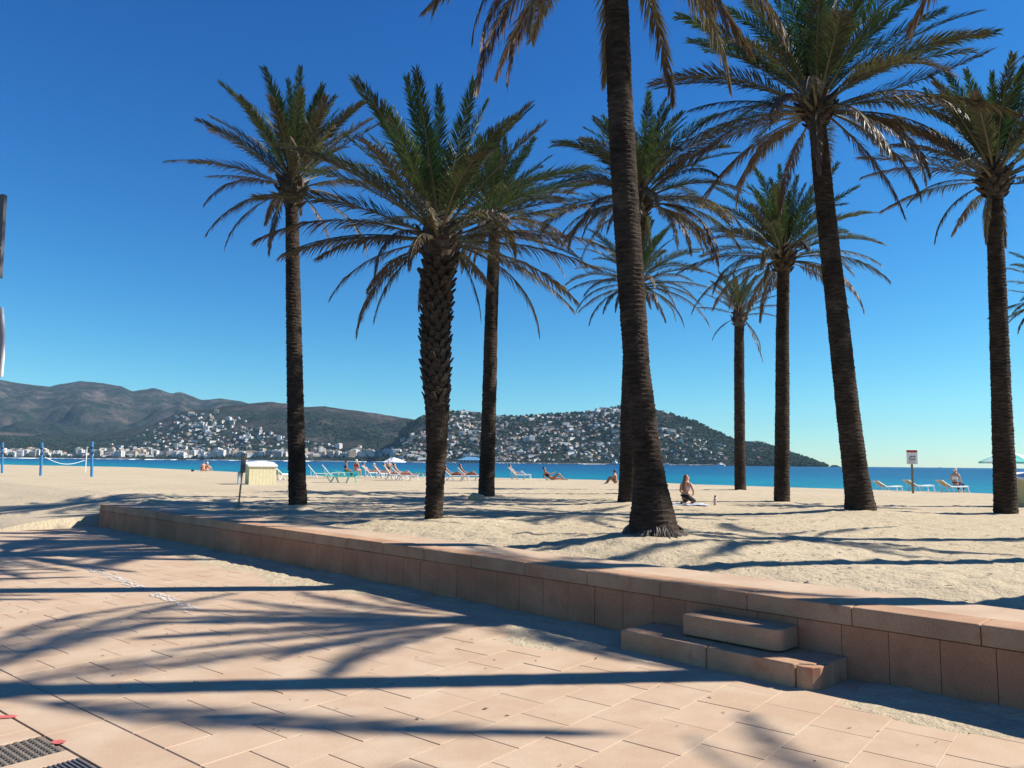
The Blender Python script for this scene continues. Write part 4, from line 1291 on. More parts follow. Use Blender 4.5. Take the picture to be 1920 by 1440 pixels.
# mast on the summit
mb = MB(); mb.tube([(0, 0, -2), (0, 0, 14)], .6, 6); mb.tube([(0, 0, 14), (0, 0, 24)], .3, 6); mb.box((-1.6, -.3, 9), (1.6, .3, 10)); mb.box((-3.2, -3, -2), (3.2, 3, 3))
p_ = at(1163, 759, 3050.)
tag(mb.build("radio_mast", M['steel'], None, (p_[0], p_[1], terr(np.array([p_[0]]), np.array([p_[1]]))[0])), "thin radio mast on the summit of the far hill", "mast")
# blue-roofed hall and white tent on the shore
hall = empty("harbour_hall", far_at(884, 2405, 2.0)); tag(hall, "low harbour hall with a blue hipped roof on the far shore", "building")
mb = MB(); mb.box((-38, -12, -3), (38, 12, 7)); mb.build("wall", M['hcream'], hall)
mb = MB()
mb.add([(-46, -16, 7), (46, -16, 7), (46, 16, 7), (-46, 16, 7), (-14, 0, 17), (14, 0, 17)], [(0, 1, 5, 4), (1, 2, 5), (2, 3, 4, 5), (3, 0, 4), (3, 2, 1, 0)]); mb.build("roof", M['blueroof'], hall)
for i in range(7):
    mb = MB(); mb.box((-34 + i * 11, -12.3, 0), (-28 + i * 11, -11.8, 5.4)); mb.build("window", M['glass'], hall)
mb = MB()
prf = [(0, 0), (8, 6), (20, 13), (30, 14.5), (42, 11), (56, 6), (70, 0)]
vs_ = [(x - 35, -16, -2) for x, z in prf] + [(x - 35, 2 * math.sin(x), z) for x, z in prf] + [(x - 35, 18, -2) for x, z in prf]
fs_ = []
for i in range(len(prf) - 1): fs_ += [(i, i + 1, 8 + i, 7 + i), (7 + i, 8 + i, 15 + i, 14 + i)]
mb.add(vs_, fs_)
tag(mb.build("white_tent", M['white'], None, far_at(741, 2430, 1.5)), "big white peaked tent roof on the far shore", "tent")

# boats
def boat(px, Y, L, label, seed, group="boats moored along the far shore", mast=0):
    root = empty("motor_boat" if not mast else "sailing_boat", far_at(px, Y, -0.75), random.Random(seed).uniform(-.5, .5))
    tag(root, label, "boat", group)
    mb = MB()
    st = [(-.5, .26), (-.2, .30), (.15, .27), (.38, .15), (.5, .01)]
    vs_ = []
    for t, w in st: vs_ += [(t * L, -w * L * .55, -.3), (t * L, -w * L, L * (.13 + .05 * max(0, t))), (t * L, w * L, L * (.13 + .05 * max(0, t))), (t * L, w * L * .55, -.3)]
    fs_ = [(0, 1, 2, 3)]
    for i in range(4):
        for k in range(4): fs_.append((i * 4 + k, i * 4 + (k + 1) % 4, i * 4 + 4 + (k + 1) % 4, i * 4 + 4 + k))
    mb.add(vs_, fs_); mb.build("hull", M['white'], root)
    mb = MB(); mb.box((-.25 * L, -.17 * L, L * .13), (.12 * L, .17 * L, L * .26)); mb.box((-.2 * L, -.13 * L, L * .26), (.02 * L, .13 * L, L * .31)); mb.build("cabin", M['white'], root)
    mb = MB(); mb.box((-.2 * L, -.172 * L, L * .18), (.08 * L, .172 * L, L * .235)); mb.build("window", M['glass'], root)
    if mast:
        mb = MB(); mb.tube([(.05 * L, 0, .2 * L), (.05 * L, 0, mast)], .18, 5); mb.tube([(.05 * L, 0, .4 * L), (-.4 * L, 0, .38 * L)], .12, 5); mb.build("mast", M['steel'], root)
boat(1154, 2250, 34, "long white motor yacht moored left of the double trunk", 1)
boat(1352, 2230, 30, "white motor boat with wake under way right of the thick trunk", 2)
boat(1252, 2340, 22, "white boat at the quay right of the thick trunk", 3)
for i, px in enumerate((934, 941, 949, 957, 964, 972, 980)):
    boat(px, 2380 + 6 * (i % 3), 13, "sailing boat with tall bare mast in the far harbour", 10 + i, "sailing boats in the harbour", 15 + 2.5 * (i % 3))
boat(1762, 6000, 20, "tiny ship on the horizon beyond the right-hand sign", 30, "ships on the horizon", 12)
for i, px in enumerate((850, 1010, 1040, 1085)):
    boat(px, 2330, 14, "small white boat moored along the far quay", 40 + i)
# islets off the point
for px, w, h, Y, lab in ((1565, 9, 7, 3000., "low rocky islet just off the point of the far hill"),):
    mb = MB(); r = np.random.default_rng(4)
    n = 12; vs_ = []
    for j, (rr_, zz_) in enumerate(((1, -2), (.85, 3), (.5, 6), (.15, 7))):
        for k in range(n):
            w_ = 2 * math.pi * k / n; q = r.uniform(.8, 1.2); vs_.append((20 * rr_ * math.cos(w_) * q, 14 * rr_ * math.sin(w_) * q, zz_ * r.uniform(.8, 1.2)))
    fs_ = []
    for j in range(3):
        for k in range(n): fs_.append((j * n + k, j * n + (k + 1) % n, (j + 1) * n + (k + 1) % n, (j + 1) * n + k))
    fs_.append(tuple(range(3 * n, 4 * n)))
    mb.add(vs_, fs_); tag(mb.build("islet", M['hill'], None, far_at(px, Y, -.75)), lab, kind="structure")

# ------------------------------------------------------------------ things on the beach
def ground_px(px, py, z=None):
    zz = SAND0 if z is None else z
    for _ in range(4):
        p = gp(px, py, zz); zz = sz(p[0], p[1])
    return Vector((p[0], p[1], zz))

# storage boxes
def storage_box(px, py, w, d, h, rz, label, knot=False):
    p = ground_px(px, py)
    root = empty("storage_box", p, rz); tag(root, label, "storage box")
    nb = 8
    for i in range(nb):
        mb = MB(); x0 = -w / 2 + w * i / nb
        mb.box((x0 + .003, -d / 2, 0), (x0 + w / nb - .003, -d / 2 + .025, h)); mb.build("board", M['cream'], root)
    for i in range(5):
        mb = MB(); y0 = -d / 2 + .027 + (d - .05) * i / 5
        mb.box((-w / 2, y0, 0), (-w / 2 + .025, y0 + (d - .05) / 5 - .006, h + .1 * (i / 5))); mb.build("board", M['creamshade'], root)
    mb = MB(); mb.box((-w / 2 + .03, -d / 2 + .03, 0), (w / 2, d / 2, h - .01)); mb.build("carcass", M['cream'], root)
    mb = MB()
    a, b = w / 2 + .05, d / 2 + .05
    mb.add([(-a, -b, h), (a, -b, h), (a, b, h + .12), (-a, b, h + .12), (-a, -b, h + .05), (a, -b, h + .05), (a, b, h + .20), (-a, b, h + .20), (0, 0, h + .24)],
           [(0, 1, 2, 3)[::-1], (0, 1, 5, 4), (1, 2, 6, 5), (2, 3, 7, 6), (3, 0, 4, 7), (4, 5, 8), (5, 6, 8), (6, 7, 8), (7, 4, 8)])
    mb.build("lid", M['lid'], root)
    return root
storage_box(488, 908, 1.15, 1.0, .78, RD(28), "cream wooden storage box with white lid beside the leaning notice post")
storage_box(1934, 950, .95, .8, .72, RD(15), "beige storage box cut off by the right edge")

# notice post seen edge-on
p = ground_px(446, 953)
root = empty("notice_post", p); tag(root, "thin leaning notice post with edge-on plates left of the tall slim palm", "sign post")
top = at(459, 850, p.y); tv = Vector(top) - p
mb = MB(); mb.tube([(0, 0, -.1), tuple(tv * .5), tuple(tv)], .020, 8); mb.build("post", M['wood'], root)
for t, ww, hh, mt, off, nm in ((.82, .065, .42, 'darkgrey', (.0, -.02), "dark_plate"), (.55, .06, .28, 'white', (-.03, -.035), "white_plate")):
    c = tv * t
    mb = MB(); Mx = Matrix.Translation(c + Vector((off[0], off[1], 0))) @ Matrix.Rotation(RD(62), 4, 'Z')
    mb.box((-ww, -.006, -hh / 2), (ww, .006, hh / 2), 0, Mx); mb.build(nm, M[mt], root)

# beach warning sign
p = ground_px(1712, 925); Ys_ = p.y
root = empty("beach_sign", p); tag(root, "white beach notice with red top band on a wooden post beside the loungers", "sign")
k_ = Ys_ / FPX
mb = MB(); mb.box((-.035, -.025, -.2), (.035, .025, 78 * k_ * .99)); mb.build("post", M['wood'], root)
hb, ht = 54 * k_, 80 * k_
wv = 10 * k_
mb = MB(); mb.box((-wv, -.045, hb), (wv, -.027, ht)); pl = mb.build("plate", M['white'], root)
mb = MB(); mb.box((-wv, -.049, ht - 4.2 * k_), (wv, -.046, ht)); mb.build("red_band", M['signred'], pl)
mb = MB()   # pictogram: swimmer over waves with a bar
zc = hb + 13 * k_
for i in range(3):
    mb.tube([(-6 * k_ + j * 2 * k_, -.049, zc - 3 * k_ - i * 1.4 * k_ + (.5 if j % 2 else 0) * k_) for j in range(7)], .35 * k_, 4)
mb.build("waves", M['darkgrey'], pl)
mb = MB(); mb.tube([(-5 * k_, -.050, zc - 1 * k_), (-1 * k_, -.050, zc + 1.6 * k_), (3 * k_, -.050, zc + .2 * k_), (5.5 * k_, -.050, zc + 2.2 * k_)], .9 * k_, 6)
mb.lathe([(.2 * k_, -1.3 * k_), (1.2 * k_, 0), (.2 * k_, 1.3 * k_)], 8, 0, (6 * k_, -.045, zc + .5 * k_)); mb.build("swimmer", M['darkgrey'], pl)
for i in range(3):
    mb = MB(); z_ = hb + (1.4 + i * 1.7) * k_; mb.box((-7 * k_, -.049, z_), ((6 - 2 * i) * k_, -.046, z_ + .55 * k_)); mb.build("text_line", M['steel'], pl)

# volleyball posts
for i, (px, py, ptop, lab) in enumerate(((4, 887, 830, "leftmost blue volleyball post at the picture's edge"), (76, 892, 830, "middle blue volleyball post, leaning slightly"), (172, 894, 828, "right-hand blue volleyball post"))):
    p = ground_px(px, py); tp = at(px + (3 if i == 1 else 1), ptop, p.y)
    root = empty("volleyball_post", p); tag(root, lab, "post", "volleyball posts")
    tv = Vector(tp) - p
    mb = MB(); mb.tube([(0, 0, -.2), tuple(tv)], .075, 10); mb.build("pole", M['bluepost'], root)
    for t in (.66, .82):
        mb = MB(); mb.tube([tuple(tv * t - Vector((0, 0, .04))), tuple(tv * t + Vector((0, 0, .04)))], .088, 10); mb.build("band", M['navy'], root)
    mb = MB(); mb.tube([tuple(tv * .72), tuple(tv * .72 + Vector((.16, -.02, .02)))], .03, 6); mb.build("hook", M['steel'], root)
p = ground_px(172, 894)
a = Vector(at(84, 857, p.y)); b = Vector(at(159, 863, p.y + 2))
mb = MB(); mb.tube([tuple(a.lerp(b, t) - Vector((0, 0, .32 * math.sin(math.pi * t)))) for t in np.linspace(0, 1, 12)], .016, 5)
tag(mb.build("net_rope", M['white']), "slack white net rope hanging beside the blue posts", "rope")
g_ = ground_px(160, 886)
mb = MB(); tpz = at(160, 838, g_.y)[2]
mb.tube([(0, 0, -.1), (0, 0, tpz - g_.z)], .03, 6); mb.tube([(-.02, 0, tpz - g_.z), (.12, 0, tpz - g_.z - .05)], .02, 6)
tag(mb.build("net_pole", M['white'], None, g_), "thin white pole between two blue posts holding the slack rope", "pole")

# street furniture just reaching in at the left edge
root = empty("lamp_standard", (at(-330, 1000, 8.0)[0], 8.0, 0)); tag(root, "grey lamp standard with a banner reaching in at the left edge", "lamp post")
bx, by = root.location.x, 8.0
def lz(px, py): q = at(px, py, by); return (q[0] - bx, q[2])
mb = MB(); mb.tube([(0, 0, -.02), (0, 0, 5.6)], [.075, .05], 10); mb.build("post", M['darkgrey'], root)
x1, z1 = lz(8, 364); x2, z2 = lz(-1, 520); x0, _ = lz(-330, 364)
mb = MB(); mb.add([(x0, 0, z1), (x1, 0, z1), (x2, 0, z2), (x0, 0, z2), (x0, .05, z1), (x1, .05, z1), (x2, .05, z2), (x0, .05, z2)], [(0, 1, 2, 3)[::-1], (4, 5, 6, 7), (0, 1, 5, 4), (1, 2, 6, 5), (2, 3, 7, 6), (3, 0, 4, 7)]); mb.build("lamp_head", M['darkgrey'], root)
xa, za = lz(6, 466)
mb = MB(); mb.tube([(xa - .08, -.05, za), (xa, -.05, za), (xa + .01, -.05, za - .03)], .008, 5); mb.build("bracket", M['darkgrey'], root)
prf = [lz(3, 577), lz(5.5, 610), (lz(6, 640)), lz(5, 670), lz(2, 706)]
x0 = lz(-330, 577)[0]
vs_ = []; fs_ = []
for (x, z) in prf: vs_ += [(x0, -.02, z), (x, -.02, z), (x, .02, z), (x0, .02, z)]
for i in range(4):
    for k in range(4): fs_.append((i * 4 + k, i * 4 + (k + 1) % 4, i * 4 + 4 + (k + 1) % 4, i * 4 + 4 + k))
fs_ += [(0, 1, 2, 3), (19, 18, 17, 16)]
mb = MB(); mb.add(vs_, fs_); mb.build("banner", flat("banner_grey", (.32, .27, .27), .7), root)
mb = MB()
mb.tube([(x + .006, 0, z) for (x, z) in prf], .012, 6); mb.build("banner_edge", M['white'], root)

# ------------------------------------------------------------------ sun loungers
def lounger_parts(root, back, frame, seat, backfab):
    """feet towards +x, head end -x; back = backrest angle in degrees"""
    Lx, W = 1.9, .62
    hz = .36
    hinge = -.25
    ba = RD(back)
    for sy in (-1, 1):
        mb = MB(); mb.tube([(hinge, sy * W / 2, hz), (.35, sy * W / 2, hz - .01), (.95, sy * W / 2, hz + .01)], .028, 6); mb.build("side_rail", frame, root)
        e = Vector((hinge - .78 * math.cos(ba), sy * W / 2, hz + .78 * math.sin(ba)))
        mb = MB(); mb.tube([(hinge, sy * W / 2, hz), tuple(e)], .028, 6); mb.build("back_rail", frame, root)
        for (xa, xb) in ((.90, .98), (.55, .40), (-.20, -.05), (-.30, -.50)):
            mb = MB(); mb.tube([(xa, sy * W / 2, hz), (xb, sy * W / 2, 0)], .024, 6); mb.build("leg", frame, root)
        mb = MB(); mb.tube([(-.5, sy * W / 2, .03), (hinge - .5 * math.cos(ba), sy * W / 2, hz + .5 * math.sin(ba))], .018, 6); mb.build("prop", frame, root)
    mb = MB(); mb.tube([(.95, -W / 2, hz + .01), (.95, W / 2, hz + .01)], .028, 6); mb.build("end_bar", frame, root)
    mb = MB(); mb.tube([(hinge - .78 * math.cos(ba), -W / 2, hz + .78 * math.sin(ba)), (hinge - .78 * math.cos(ba), W / 2, hz + .78 * math.sin(ba))], .028, 6); mb.build("head_bar", frame, root)
    mb = MB()
    n = 8
    pts = [(hinge + 1.2 * t, hz + .012 - .03 * math.sin(math.pi * t)) for t in np.linspace(0, 1, n)]
    vs_ = []; fs_ = []
    for x, z in pts: vs_ += [(x, -W / 2 + .02, z), (x, W / 2 - .02, z), (x, W / 2 - .02, z + .06), (x, -W / 2 + .02, z + .06)]
    for i in range(n - 1):
        for k in range(4): fs_.append((i * 4 + k, i * 4 + (k + 1) % 4, i * 4 + 4 + (k + 1) % 4, i * 4 + 4 + k))
    mb.add(vs_, fs_); mb.build("seat", seat, root)
    Mx = Matrix.Translation((hinge, 0, hz)) @ Matrix.Rotation(ba, 4, 'Y')
    mb = MB(); mb.box((-.76, -W / 2 + .02, -.006), (0, W / 2 - .02, .010), 0, Mx); mb.build("backrest", backfab, root)
    mb = MB(); mb.box((-.76, -W / 2 + .05, .012), (-.54, W / 2 - .05, .055), 0, Mx); mb.build("head_pad", backfab, root)
LG = "sun loungers along the water"
def lounger(px, py, rz, back, label, seat='green', bf='green', frame='white', sc=1.0):
    p = ground_px(px, py)
    sc *= .84; root = empty("sun_lounger", p, RD(rz)); root.scale = (sc,) * 3
    tag(root, label, "sun lounger", LG)
    lounger_parts(root, back, M[frame], M[seat], M[bf])
    return root
L1 = lounger(636, 905, 8, 4, "flat green and white lounger in front of the others", frame='teal')
L2 = lounger(597, 897, 15, 50, "white lounger with dark green raised back right beside the tall slim palm", 'green', 'dkgreen')
L3 = lounger(622, 895, 15, 50, "white lounger with green raised back behind the flat lounger", 'green', 'dkgreen')
L4 = lounger(650, 894, 15, 8, "flat green lounger behind the front flat one", 'green', 'green', 'teal')
L5 = lounger(529, 900, 60, 35, "white slatted lounger between storage box and slim palm", 'white', 'teal')
L6 = lounger(697, 895, 20, 45, "pale lounger at the left end of the sunbathers' group", 'white', 'white')
L7 = lounger(718, 897, 20, 50, "lounger with black bag in the sunbathers' group", 'white', 'black')
L8 = lounger(738, 900, 15, 55, "lounger with dark green back under the sunbather in orange", 'redfab', 'dkgreen')
L9 = lounger(757, 901, 12, 40, "lounger with crimson seat at the group's right end", 'redfab', 'dkgreen')
L10 = lounger(798, 896, 150, 40, "lounger with green back showing left of the stout palm trunk", 'green', 'dkgreen')
L11 = lounger(852, 902, 6, 42, "lounger with dark red towel right of the stout palm trunk", 'redfab', 'dkgreen')
L12 = lounger(880, 901, 6, 42, "lounger with red towel left of the slender palm trunk", 'redfab', 'black')
L13 = lounger(972, 899, 6, 46, "grey lounger alone right of the slender palm trunk", 'bluecloth', 'bluecloth')
L14 = lounger(1664, 919, 8, 30, "left one of three cream-backed loungers by the beach sign", 'paleteal', 'beigefab', sc=.82)
L15 = lounger(1722, 921, 8, 30, "middle one of three cream-backed loungers, behind the sign post", 'paleteal', 'beigefab', sc=.82)
L16 = lounger(1785, 923, 8, 32, "right one of three cream-backed loungers, with a person", 'white', 'beigefab', sc=.82)

# parasol
p = ground_px(1897, 926)
root = empty("parasol", p); tag(root, "pale teal striped parasol at the right edge behind the palm", "parasol")
k_ = p.y / FPX
zr = at(1897, 866, p.y)[2] - p.z
mb = MB(); mb.tube([(0, 0, -.2), (0, 0, zr + .45)], .024, 8); mb.build("pole", M['white'], root)
R_ = 52 * k_
for i in range(8):
    a0, a1 = 2 * math.pi * i / 8, 2 * math.pi * (i + 1) / 8
    am = (a0 + a1) / 2
    q = lambda w, r, z: (r * math.cos(w), r * math.sin(w), z)
    ztop = zr + 19 * k_
    mb = MB()
    mb.add([q(0, 0, ztop), q(a0, R_ * .55, zr + 10 * k_), q(am, R_ * .54, zr + 8.8 * k_), q(a1, R_ * .55, zr + 10 * k_), q(a0, R_, zr), q(am, R_ * .95, zr), q(a1, R_, zr), q(a0, R_, zr - 3 * k_), q(am, R_ * .95, zr - 3.4 * k_), q(a1, R_, zr - 3 * k_)],
           [(0, 1, 2), (0, 2, 3), (1, 4, 5, 2), (2, 5, 6, 3), (4, 7, 8, 5), (5, 8, 9, 6)])
    mb.build("canopy_panel", M['teal'] if i % 2 else M['paleteal'], root)
    mb = MB(); mb.tube([q(a0, .02, zr + .1), q(a0, R_ * .55, zr + 9.6 * k_)], .007, 5); mb.build("rib", M['steel'], root)

# ------------------------------------------------------------------ people
BODY_R = dict(pelvis=(.135, .105), waist=(.115, .09), chest=(.14, .10), neckb=(.07, .065), neck=(.05, .05), headb=(.070, .078), head=(.080, .095), headt=(.055, .065),
              sh=(.058, .058), el=(.042, .042), wr=(.029, .029), hand=(.036, .018), hip=(.09, .09), knee=(.060, .060), ank=(.038, .038), heel=(.036, .036), toe=(.030, .022))
EDGES = [("pelvis", "waist"), ("waist", "chest"), ("chest", "neckb"), ("neckb", "neck"), ("neck", "headb"), ("headb", "head"), ("head", "headt")]
for s_ in "LR":
    EDGES += [("neckb", "sh" + s_), ("sh" + s_, "el" + s_), ("el" + s_, "wr" + s_), ("wr" + s_, "hand" + s_), ("pelvis", "hip" + s_), ("hip" + s_, "knee" + s_), ("knee" + s_, "ank" + s_), ("ank" + s_, "toe" + s_)]
def skin_mesh(name, verts, edges, radii, root, mats, sub=2):
    me = bpy.data.meshes.new(name); me.from_pydata(verts, edges, [])
    o = bpy.data.objects.new(name, me); COL.objects.link(o)
    md = o.modifiers.new("skin", 'SKIN'); md.use_smooth_shade = True
    sv = me.skin_vertices[0].data
    for i, r in enumerate(radii): sv[i].radius = r; sv[i].use_root = (i == root)
    ss = o.modifiers.new("sub", 'SUBSURF'); ss.levels = sub; ss.render_levels = sub
    dg = bpy.context.evaluated_depsgraph_get()
    res = bpy.data.meshes.new_from_object(o.evaluated_get(dg))
    bpy.data.objects.remove(o)
    res.name = name
    res.materials.clear()
    for m_ in mats: res.materials.append(m_)
    return res
def person(label, loc, rz, pose, skin='skin', wear=(), hair='dkhair', hairpts=None, sc=1.0, tilt=None, fingers=True, group=None):
    """pose: joint -> (x, y, z); the person faces +y; x to their right"""
    root = empty("person", loc, rz); root.scale = (sc,) * 3
    tag(root, label, "person", group)
    names = [k for k in pose]
    V = [Vector(pose[k]) for k in names]; ix = {k: i for i, k in enumerate(names)}
    R = []
    for k in names:
        b = k[:-1] if k[-1] in "LR" and k[:-1] in BODY_R else k
        R.append(BODY_R[b])
    E_ = [(ix[a], ix[b]) for a, b in EDGES if a in ix and b in ix]
    # nose and fingers
    hd = Vector(pose['head']); hb_ = Vector(pose['headb'])
    fwd = Vector(pose.get('_look', (0, 1, 0)))
    if fingers:
        for s_ in "LR":
            w = V[ix["wr" + s_]]; h = V[ix["hand" + s_]]; d = (h - w).normalized()
            side = d.cross(Vector((0, 0, 1)))
            if side.length < .1: side = d.cross(Vector((0, 1, 0)))
            side.normalize()
            for j in range(4):
                o_ = side * (-.027 + .018 * j)
                a = len(V); V += [h + o_ * .9 + d * .035, h + o_ * 1.15 + d * (.085 + .012 * (j in (1, 2)))]; R += [(.0088, .0088), (.0072, .0072)]
                E_ += [(ix["hand" + s_], a), (a, a + 1)]
            a = len(V); V += [h - d * .02 + side * .04, h + d * .03 + side * .062]; R += [(.010, .010), (.0085, .0085)]; E_ += [(ix["hand" + s_], a), (a, a + 1)]
    body = link("body", skin_mesh("body", V, E_, R, ix['pelvis'], [M[skin]]), root)
    # clothing: shells over chosen joint chains
    for (nm, chain, grow, mt) in wear:
        ws = []; rs_ = []
        for q in chain:
            if isinstance(q, tuple): a, b, t = q; ws.append(Vector(pose[a]).lerp(Vector(pose[b]), t)); ra = BODY_R[a.rstrip("LR") if a.rstrip("LR") in BODY_R else a]; rb = BODY_R[b.rstrip("LR") if b.rstrip("LR") in BODY_R else b]; rs_.append(tuple((ra[i] * (1 - t) + rb[i] * t) * grow for i in (0, 1)))
            else: ws.append(Vector(pose[q])); rs_.append(tuple(c * grow for c in BODY_R[q.rstrip("LR") if q.rstrip("LR") in BODY_R else q]))
        link(nm, skin_mesh(nm, ws, [(i, i + 1) for i in range(len(ws) - 1)], rs_, 0, [M[mt]]), root)
    if hair:
        ht = Vector(pose['headt']); back = -fwd
        ch = hairpts or [ht + fwd * .02 + Vector((0, 0, .012)), hd + back * .045 + Vector((0, 0, .035)), hb_ + back * .055]
        rr = [(.075, .075), (.102, .096), (.085, .07)]
        while len(rr) < len(ch): rr.append((.085, .05))
        link("hair", skin_mesh("hair", [Vector(c) for c in ch], [(i, i + 1) for i in range(len(ch) - 1)], rr[:len(ch)], 0, [M[hair]]), root)
    return root
def mk(pel, waist, chest, neckb, head, arms, legs, look=(0, 1, 0)):
    nb = Vector(neckb); hd = Vector(head); d = (hd - nb)
    P_ = dict(pelvis=pel, waist=waist, chest=chest, neckb=neckb, neck=tuple(nb + d * .38), headb=tuple(nb + d * .68 + Vector(look) * .012), head=tuple(hd), headt=tuple(hd + d.normalized() * .075))
    for s_, (sh, el, wr, ha) in arms.items(): P_.update({"sh" + s_: sh, "el" + s_: el, "wr" + s_: wr, "hand" + s_: ha})
    for s_, (hip, kn, an, to) in legs.items(): P_.update({"hip" + s_: hip, "knee" + s_: kn, "ank" + s_: an, "toe" + s_: to})
    return P_
def split_look(P_, look): 
    P_ = dict(P_); return P_
KNEEL = mk((0, -.06, .27), (0, -.03, .42), (0, .00, .58), (0, .02, .72), (.01, .05, .90),
           {'L': ((-.17, .01, .69), (-.23, .02, .45), (-.17, .18, .31), (-.13, .25, .28)), 'R': ((.17, .01, .69), (.27, -.01, .47), (.20, .13, .36), (.15, .20, .33))},
           {'L': ((-.09, -.05, .25), (-.15, .36, .09), (-.11, -.12, .07), (-.10, -.26, .035)), 'R': ((.09, -.05, .25), (.15, .36, .09), (.11, -.12, .07), (.10, -.26, .035))})
RECL = mk((0, 0, .46), (0, -.14, .56), (0, -.29, .74), (0, -.40, .92), (0, -.46, 1.10),
          {'L': ((-.17, -.38, .87), (-.24, -.20, .68), (-.20, .03, .62), (-.18, .11, .61)), 'R': ((.17, -.38, .87), (.24, -.20, .68), (.20, .03, .62), (.18, .11, .61))},
          {'L': ((-.09, .04, .44), (-.10, .45, .56), (-.10, .86, .43), (-.10, .96, .50)), 'R': ((.09, .04, .44), (.11, .42, .70), (.10, .72, .42), (.10, .86, .42))})
SIT = mk((0, 0, .13), (0, .0, .26), (0, .03, .43), (0, .06, .57), (0, .10, .75),
         {'L': ((-.17, .05, .54), (-.24, .14, .34), (-.14, .32, .36), (-.08, .38, .38)), 'R': ((.17, .05, .54), (.24, .14, .34), (.14, .32, .36), (.08, .38, .38))},
         {'L': ((-.09, .02, .12), (-.12, .36, .44), (-.11, .58, .07), (-.11, .72, .04)), 'R': ((.09, .02, .12), (.12, .36, .44), (.11, .58, .07), (.11, .72, .04))})
SITUP = mk((0, 0, .48), (0, .0, .61), (0, .02, .78), (0, .03, .93), (0, .06, 1.11),
           {'L': ((-.17, .02, .90), (-.22, .04, .66), (-.16, .22, .56), (-.13, .29, .54)), 'R': ((.17, .02, .90), (.22, .04, .66), (.16, .22, .56), (.13, .29, .54))},
           {'L': ((-.09, .02, .46), (-.12, .44, .46), (-.12, .48, .07), (-.12, .62, .04)), 'R': ((.09, .02, .46), (.12, .44, .46), (.12, .48, .07), (.12, .62, .04))})
LIE = mk((0, 0, .12), (0, -.16, .20), (0, -.32, .36), (0, -.42, .50), (0, -.46, .68),
         {'L': ((-.17, -.40, .47), (-.25, -.45, .22), (-.22, -.28, .05), (-.22, -.2, .04)), 'R': ((.17, -.40, .47), (.22, -.15, .36), (.14, .08, .45), (.10, .15, .48))},
         {'L': ((-.09, .04, .11), (-.11, .46, .12), (-.11, .90, .06), (-.11, .98, .13)), 'R': ((.09, .04, .11), (.12, .38, .42), (.11, .66, .09), (.11, .80, .05))})
for P_ in (KNEEL, RECL, SIT, SITUP, LIE): P_.pop('_look', None)

TOP = ("top", ["waist", "chest", ("chest", "neckb", .45)], 1.10, 'pink')
def top(mt): return ("top", [("waist", "chest", .05), "chest", ("chest", "neckb", .55)], 1.34, mt)
def trunks(mt): return ("swimwear", [("pelvis", "waist", .45), "pelvis"], 1.36, mt)
def leg(s_, mt, nm="trouser_leg"): return (nm, ["hip" + s_, ("hip" + s_, "knee" + s_, .6), "knee" + s_, ("knee" + s_, "ank" + s_, .8)], 1.14, mt)

p = ground_px(1287, 947)
wm = person("kneeling woman seen from behind, long red-brown hair, pink top, on a towel", p + Vector((0, 0, .02)), RD(-38), KNEEL, 'skin',
            [top('pink'), ("leggings", [("pelvis", "waist", .35), "pelvis", ("pelvis", "ankL", .35)], 1.65, 'black'), leg('L', 'black'), leg('R', 'black')], 'hair',
            [(.01, .05, .985), (.0, -.01, .945), (-.005, -.07, .84), (-.02, -.135, .68), (-.02, -.15, .52), (-.02, -.15, .44)], sc=.74)
# towel with soft folds
mb = MB(); n1, n2 = 16, 10; r = np.random.default_rng(6); vs_ = []
for i in range(n1):
    for j in range(n2):
        vs_.append((-1.0 + 1.5 * i / (n1 - 1), -.35 + .75 * j / (n2 - 1) + .01 * r.normal(), .012 + .012 * math.sin(i * 1.7 + j) + .004 * r.normal()))
mb.add(vs_, [(i * n2 + j, (i + 1) * n2 + j, (i + 1) * n2 + j + 1, i * n2 + j + 1) for i in range(n1 - 1) for j in range(n2 - 1)])
o = mb.build("beach_towel", M['bluecloth'], None, p + Vector((0, 0, .012)), True); tag(o, "pale blue-grey towel spread under the kneeling woman", "towel")
so = o.modifiers.new("thick", 'SOLIDIFY'); so.thickness = .012
# bottle beside her
p2 = ground_px(1341, 948)
root = empty("water_bottle", p2); tag(root, "upright pink flask standing in the sand beside the kneeling woman", "bottle")
mb = MB(); mb.lathe([(.038, 0), (.042, .01), (.042, .17), (.034, .20), (.020, .215)], 12); mb.build("flask", flat("flask_pink", (.62, .45, .42), .4), root, smooth=False)
mb = MB(); mb.lathe([(.022, .215), (.024, .22), (.024, .255), (.018, .262)], 10); mb.build("cap", M['black'], root)
PG = "people on the beach"
def on(l, dx, dz=0.0): return l.location + Matrix.Rotation(l.rotation_euler[2], 3, 'Z') @ Vector((dx, 0, dz))
def recl(l, label, **kw): return person(label, on(l, -.16, -.06), l.rotation_euler[2] - math.pi / 2, RECL, group=PG, sc=.86, **kw)
recl(L11, "tanned sunbather on the dark red towel right of the stout trunk", skin='tan', wear=[trunks('navy')], hair='dkhair')
recl(L12, "sunbather with knees up left of the slender trunk", skin='tan', wear=[trunks('black'), top('black')], hair='dkhair')
recl(L13, "person in pale clothes lying on the lone grey lounger", skin='skin', wear=[top('bluecloth'), trunks('bluecloth'), leg('L', 'bluecloth'), leg('R', 'bluecloth')], hair='dkhair')
recl(L8, "sunburnt sunbather stretched on the lounger with dark green back", skin='skin', wear=[trunks('dkgreen')], hair='dkhair')
recl(L9, "sunbather with raised knees at the group's right end", skin='skin', wear=[trunks('black')], hair='dkhair')
recl(L7, "sunbather with red top lying behind the group", skin='tan', wear=[top('redcloth'), trunks('redcloth')], hair='hwhite')
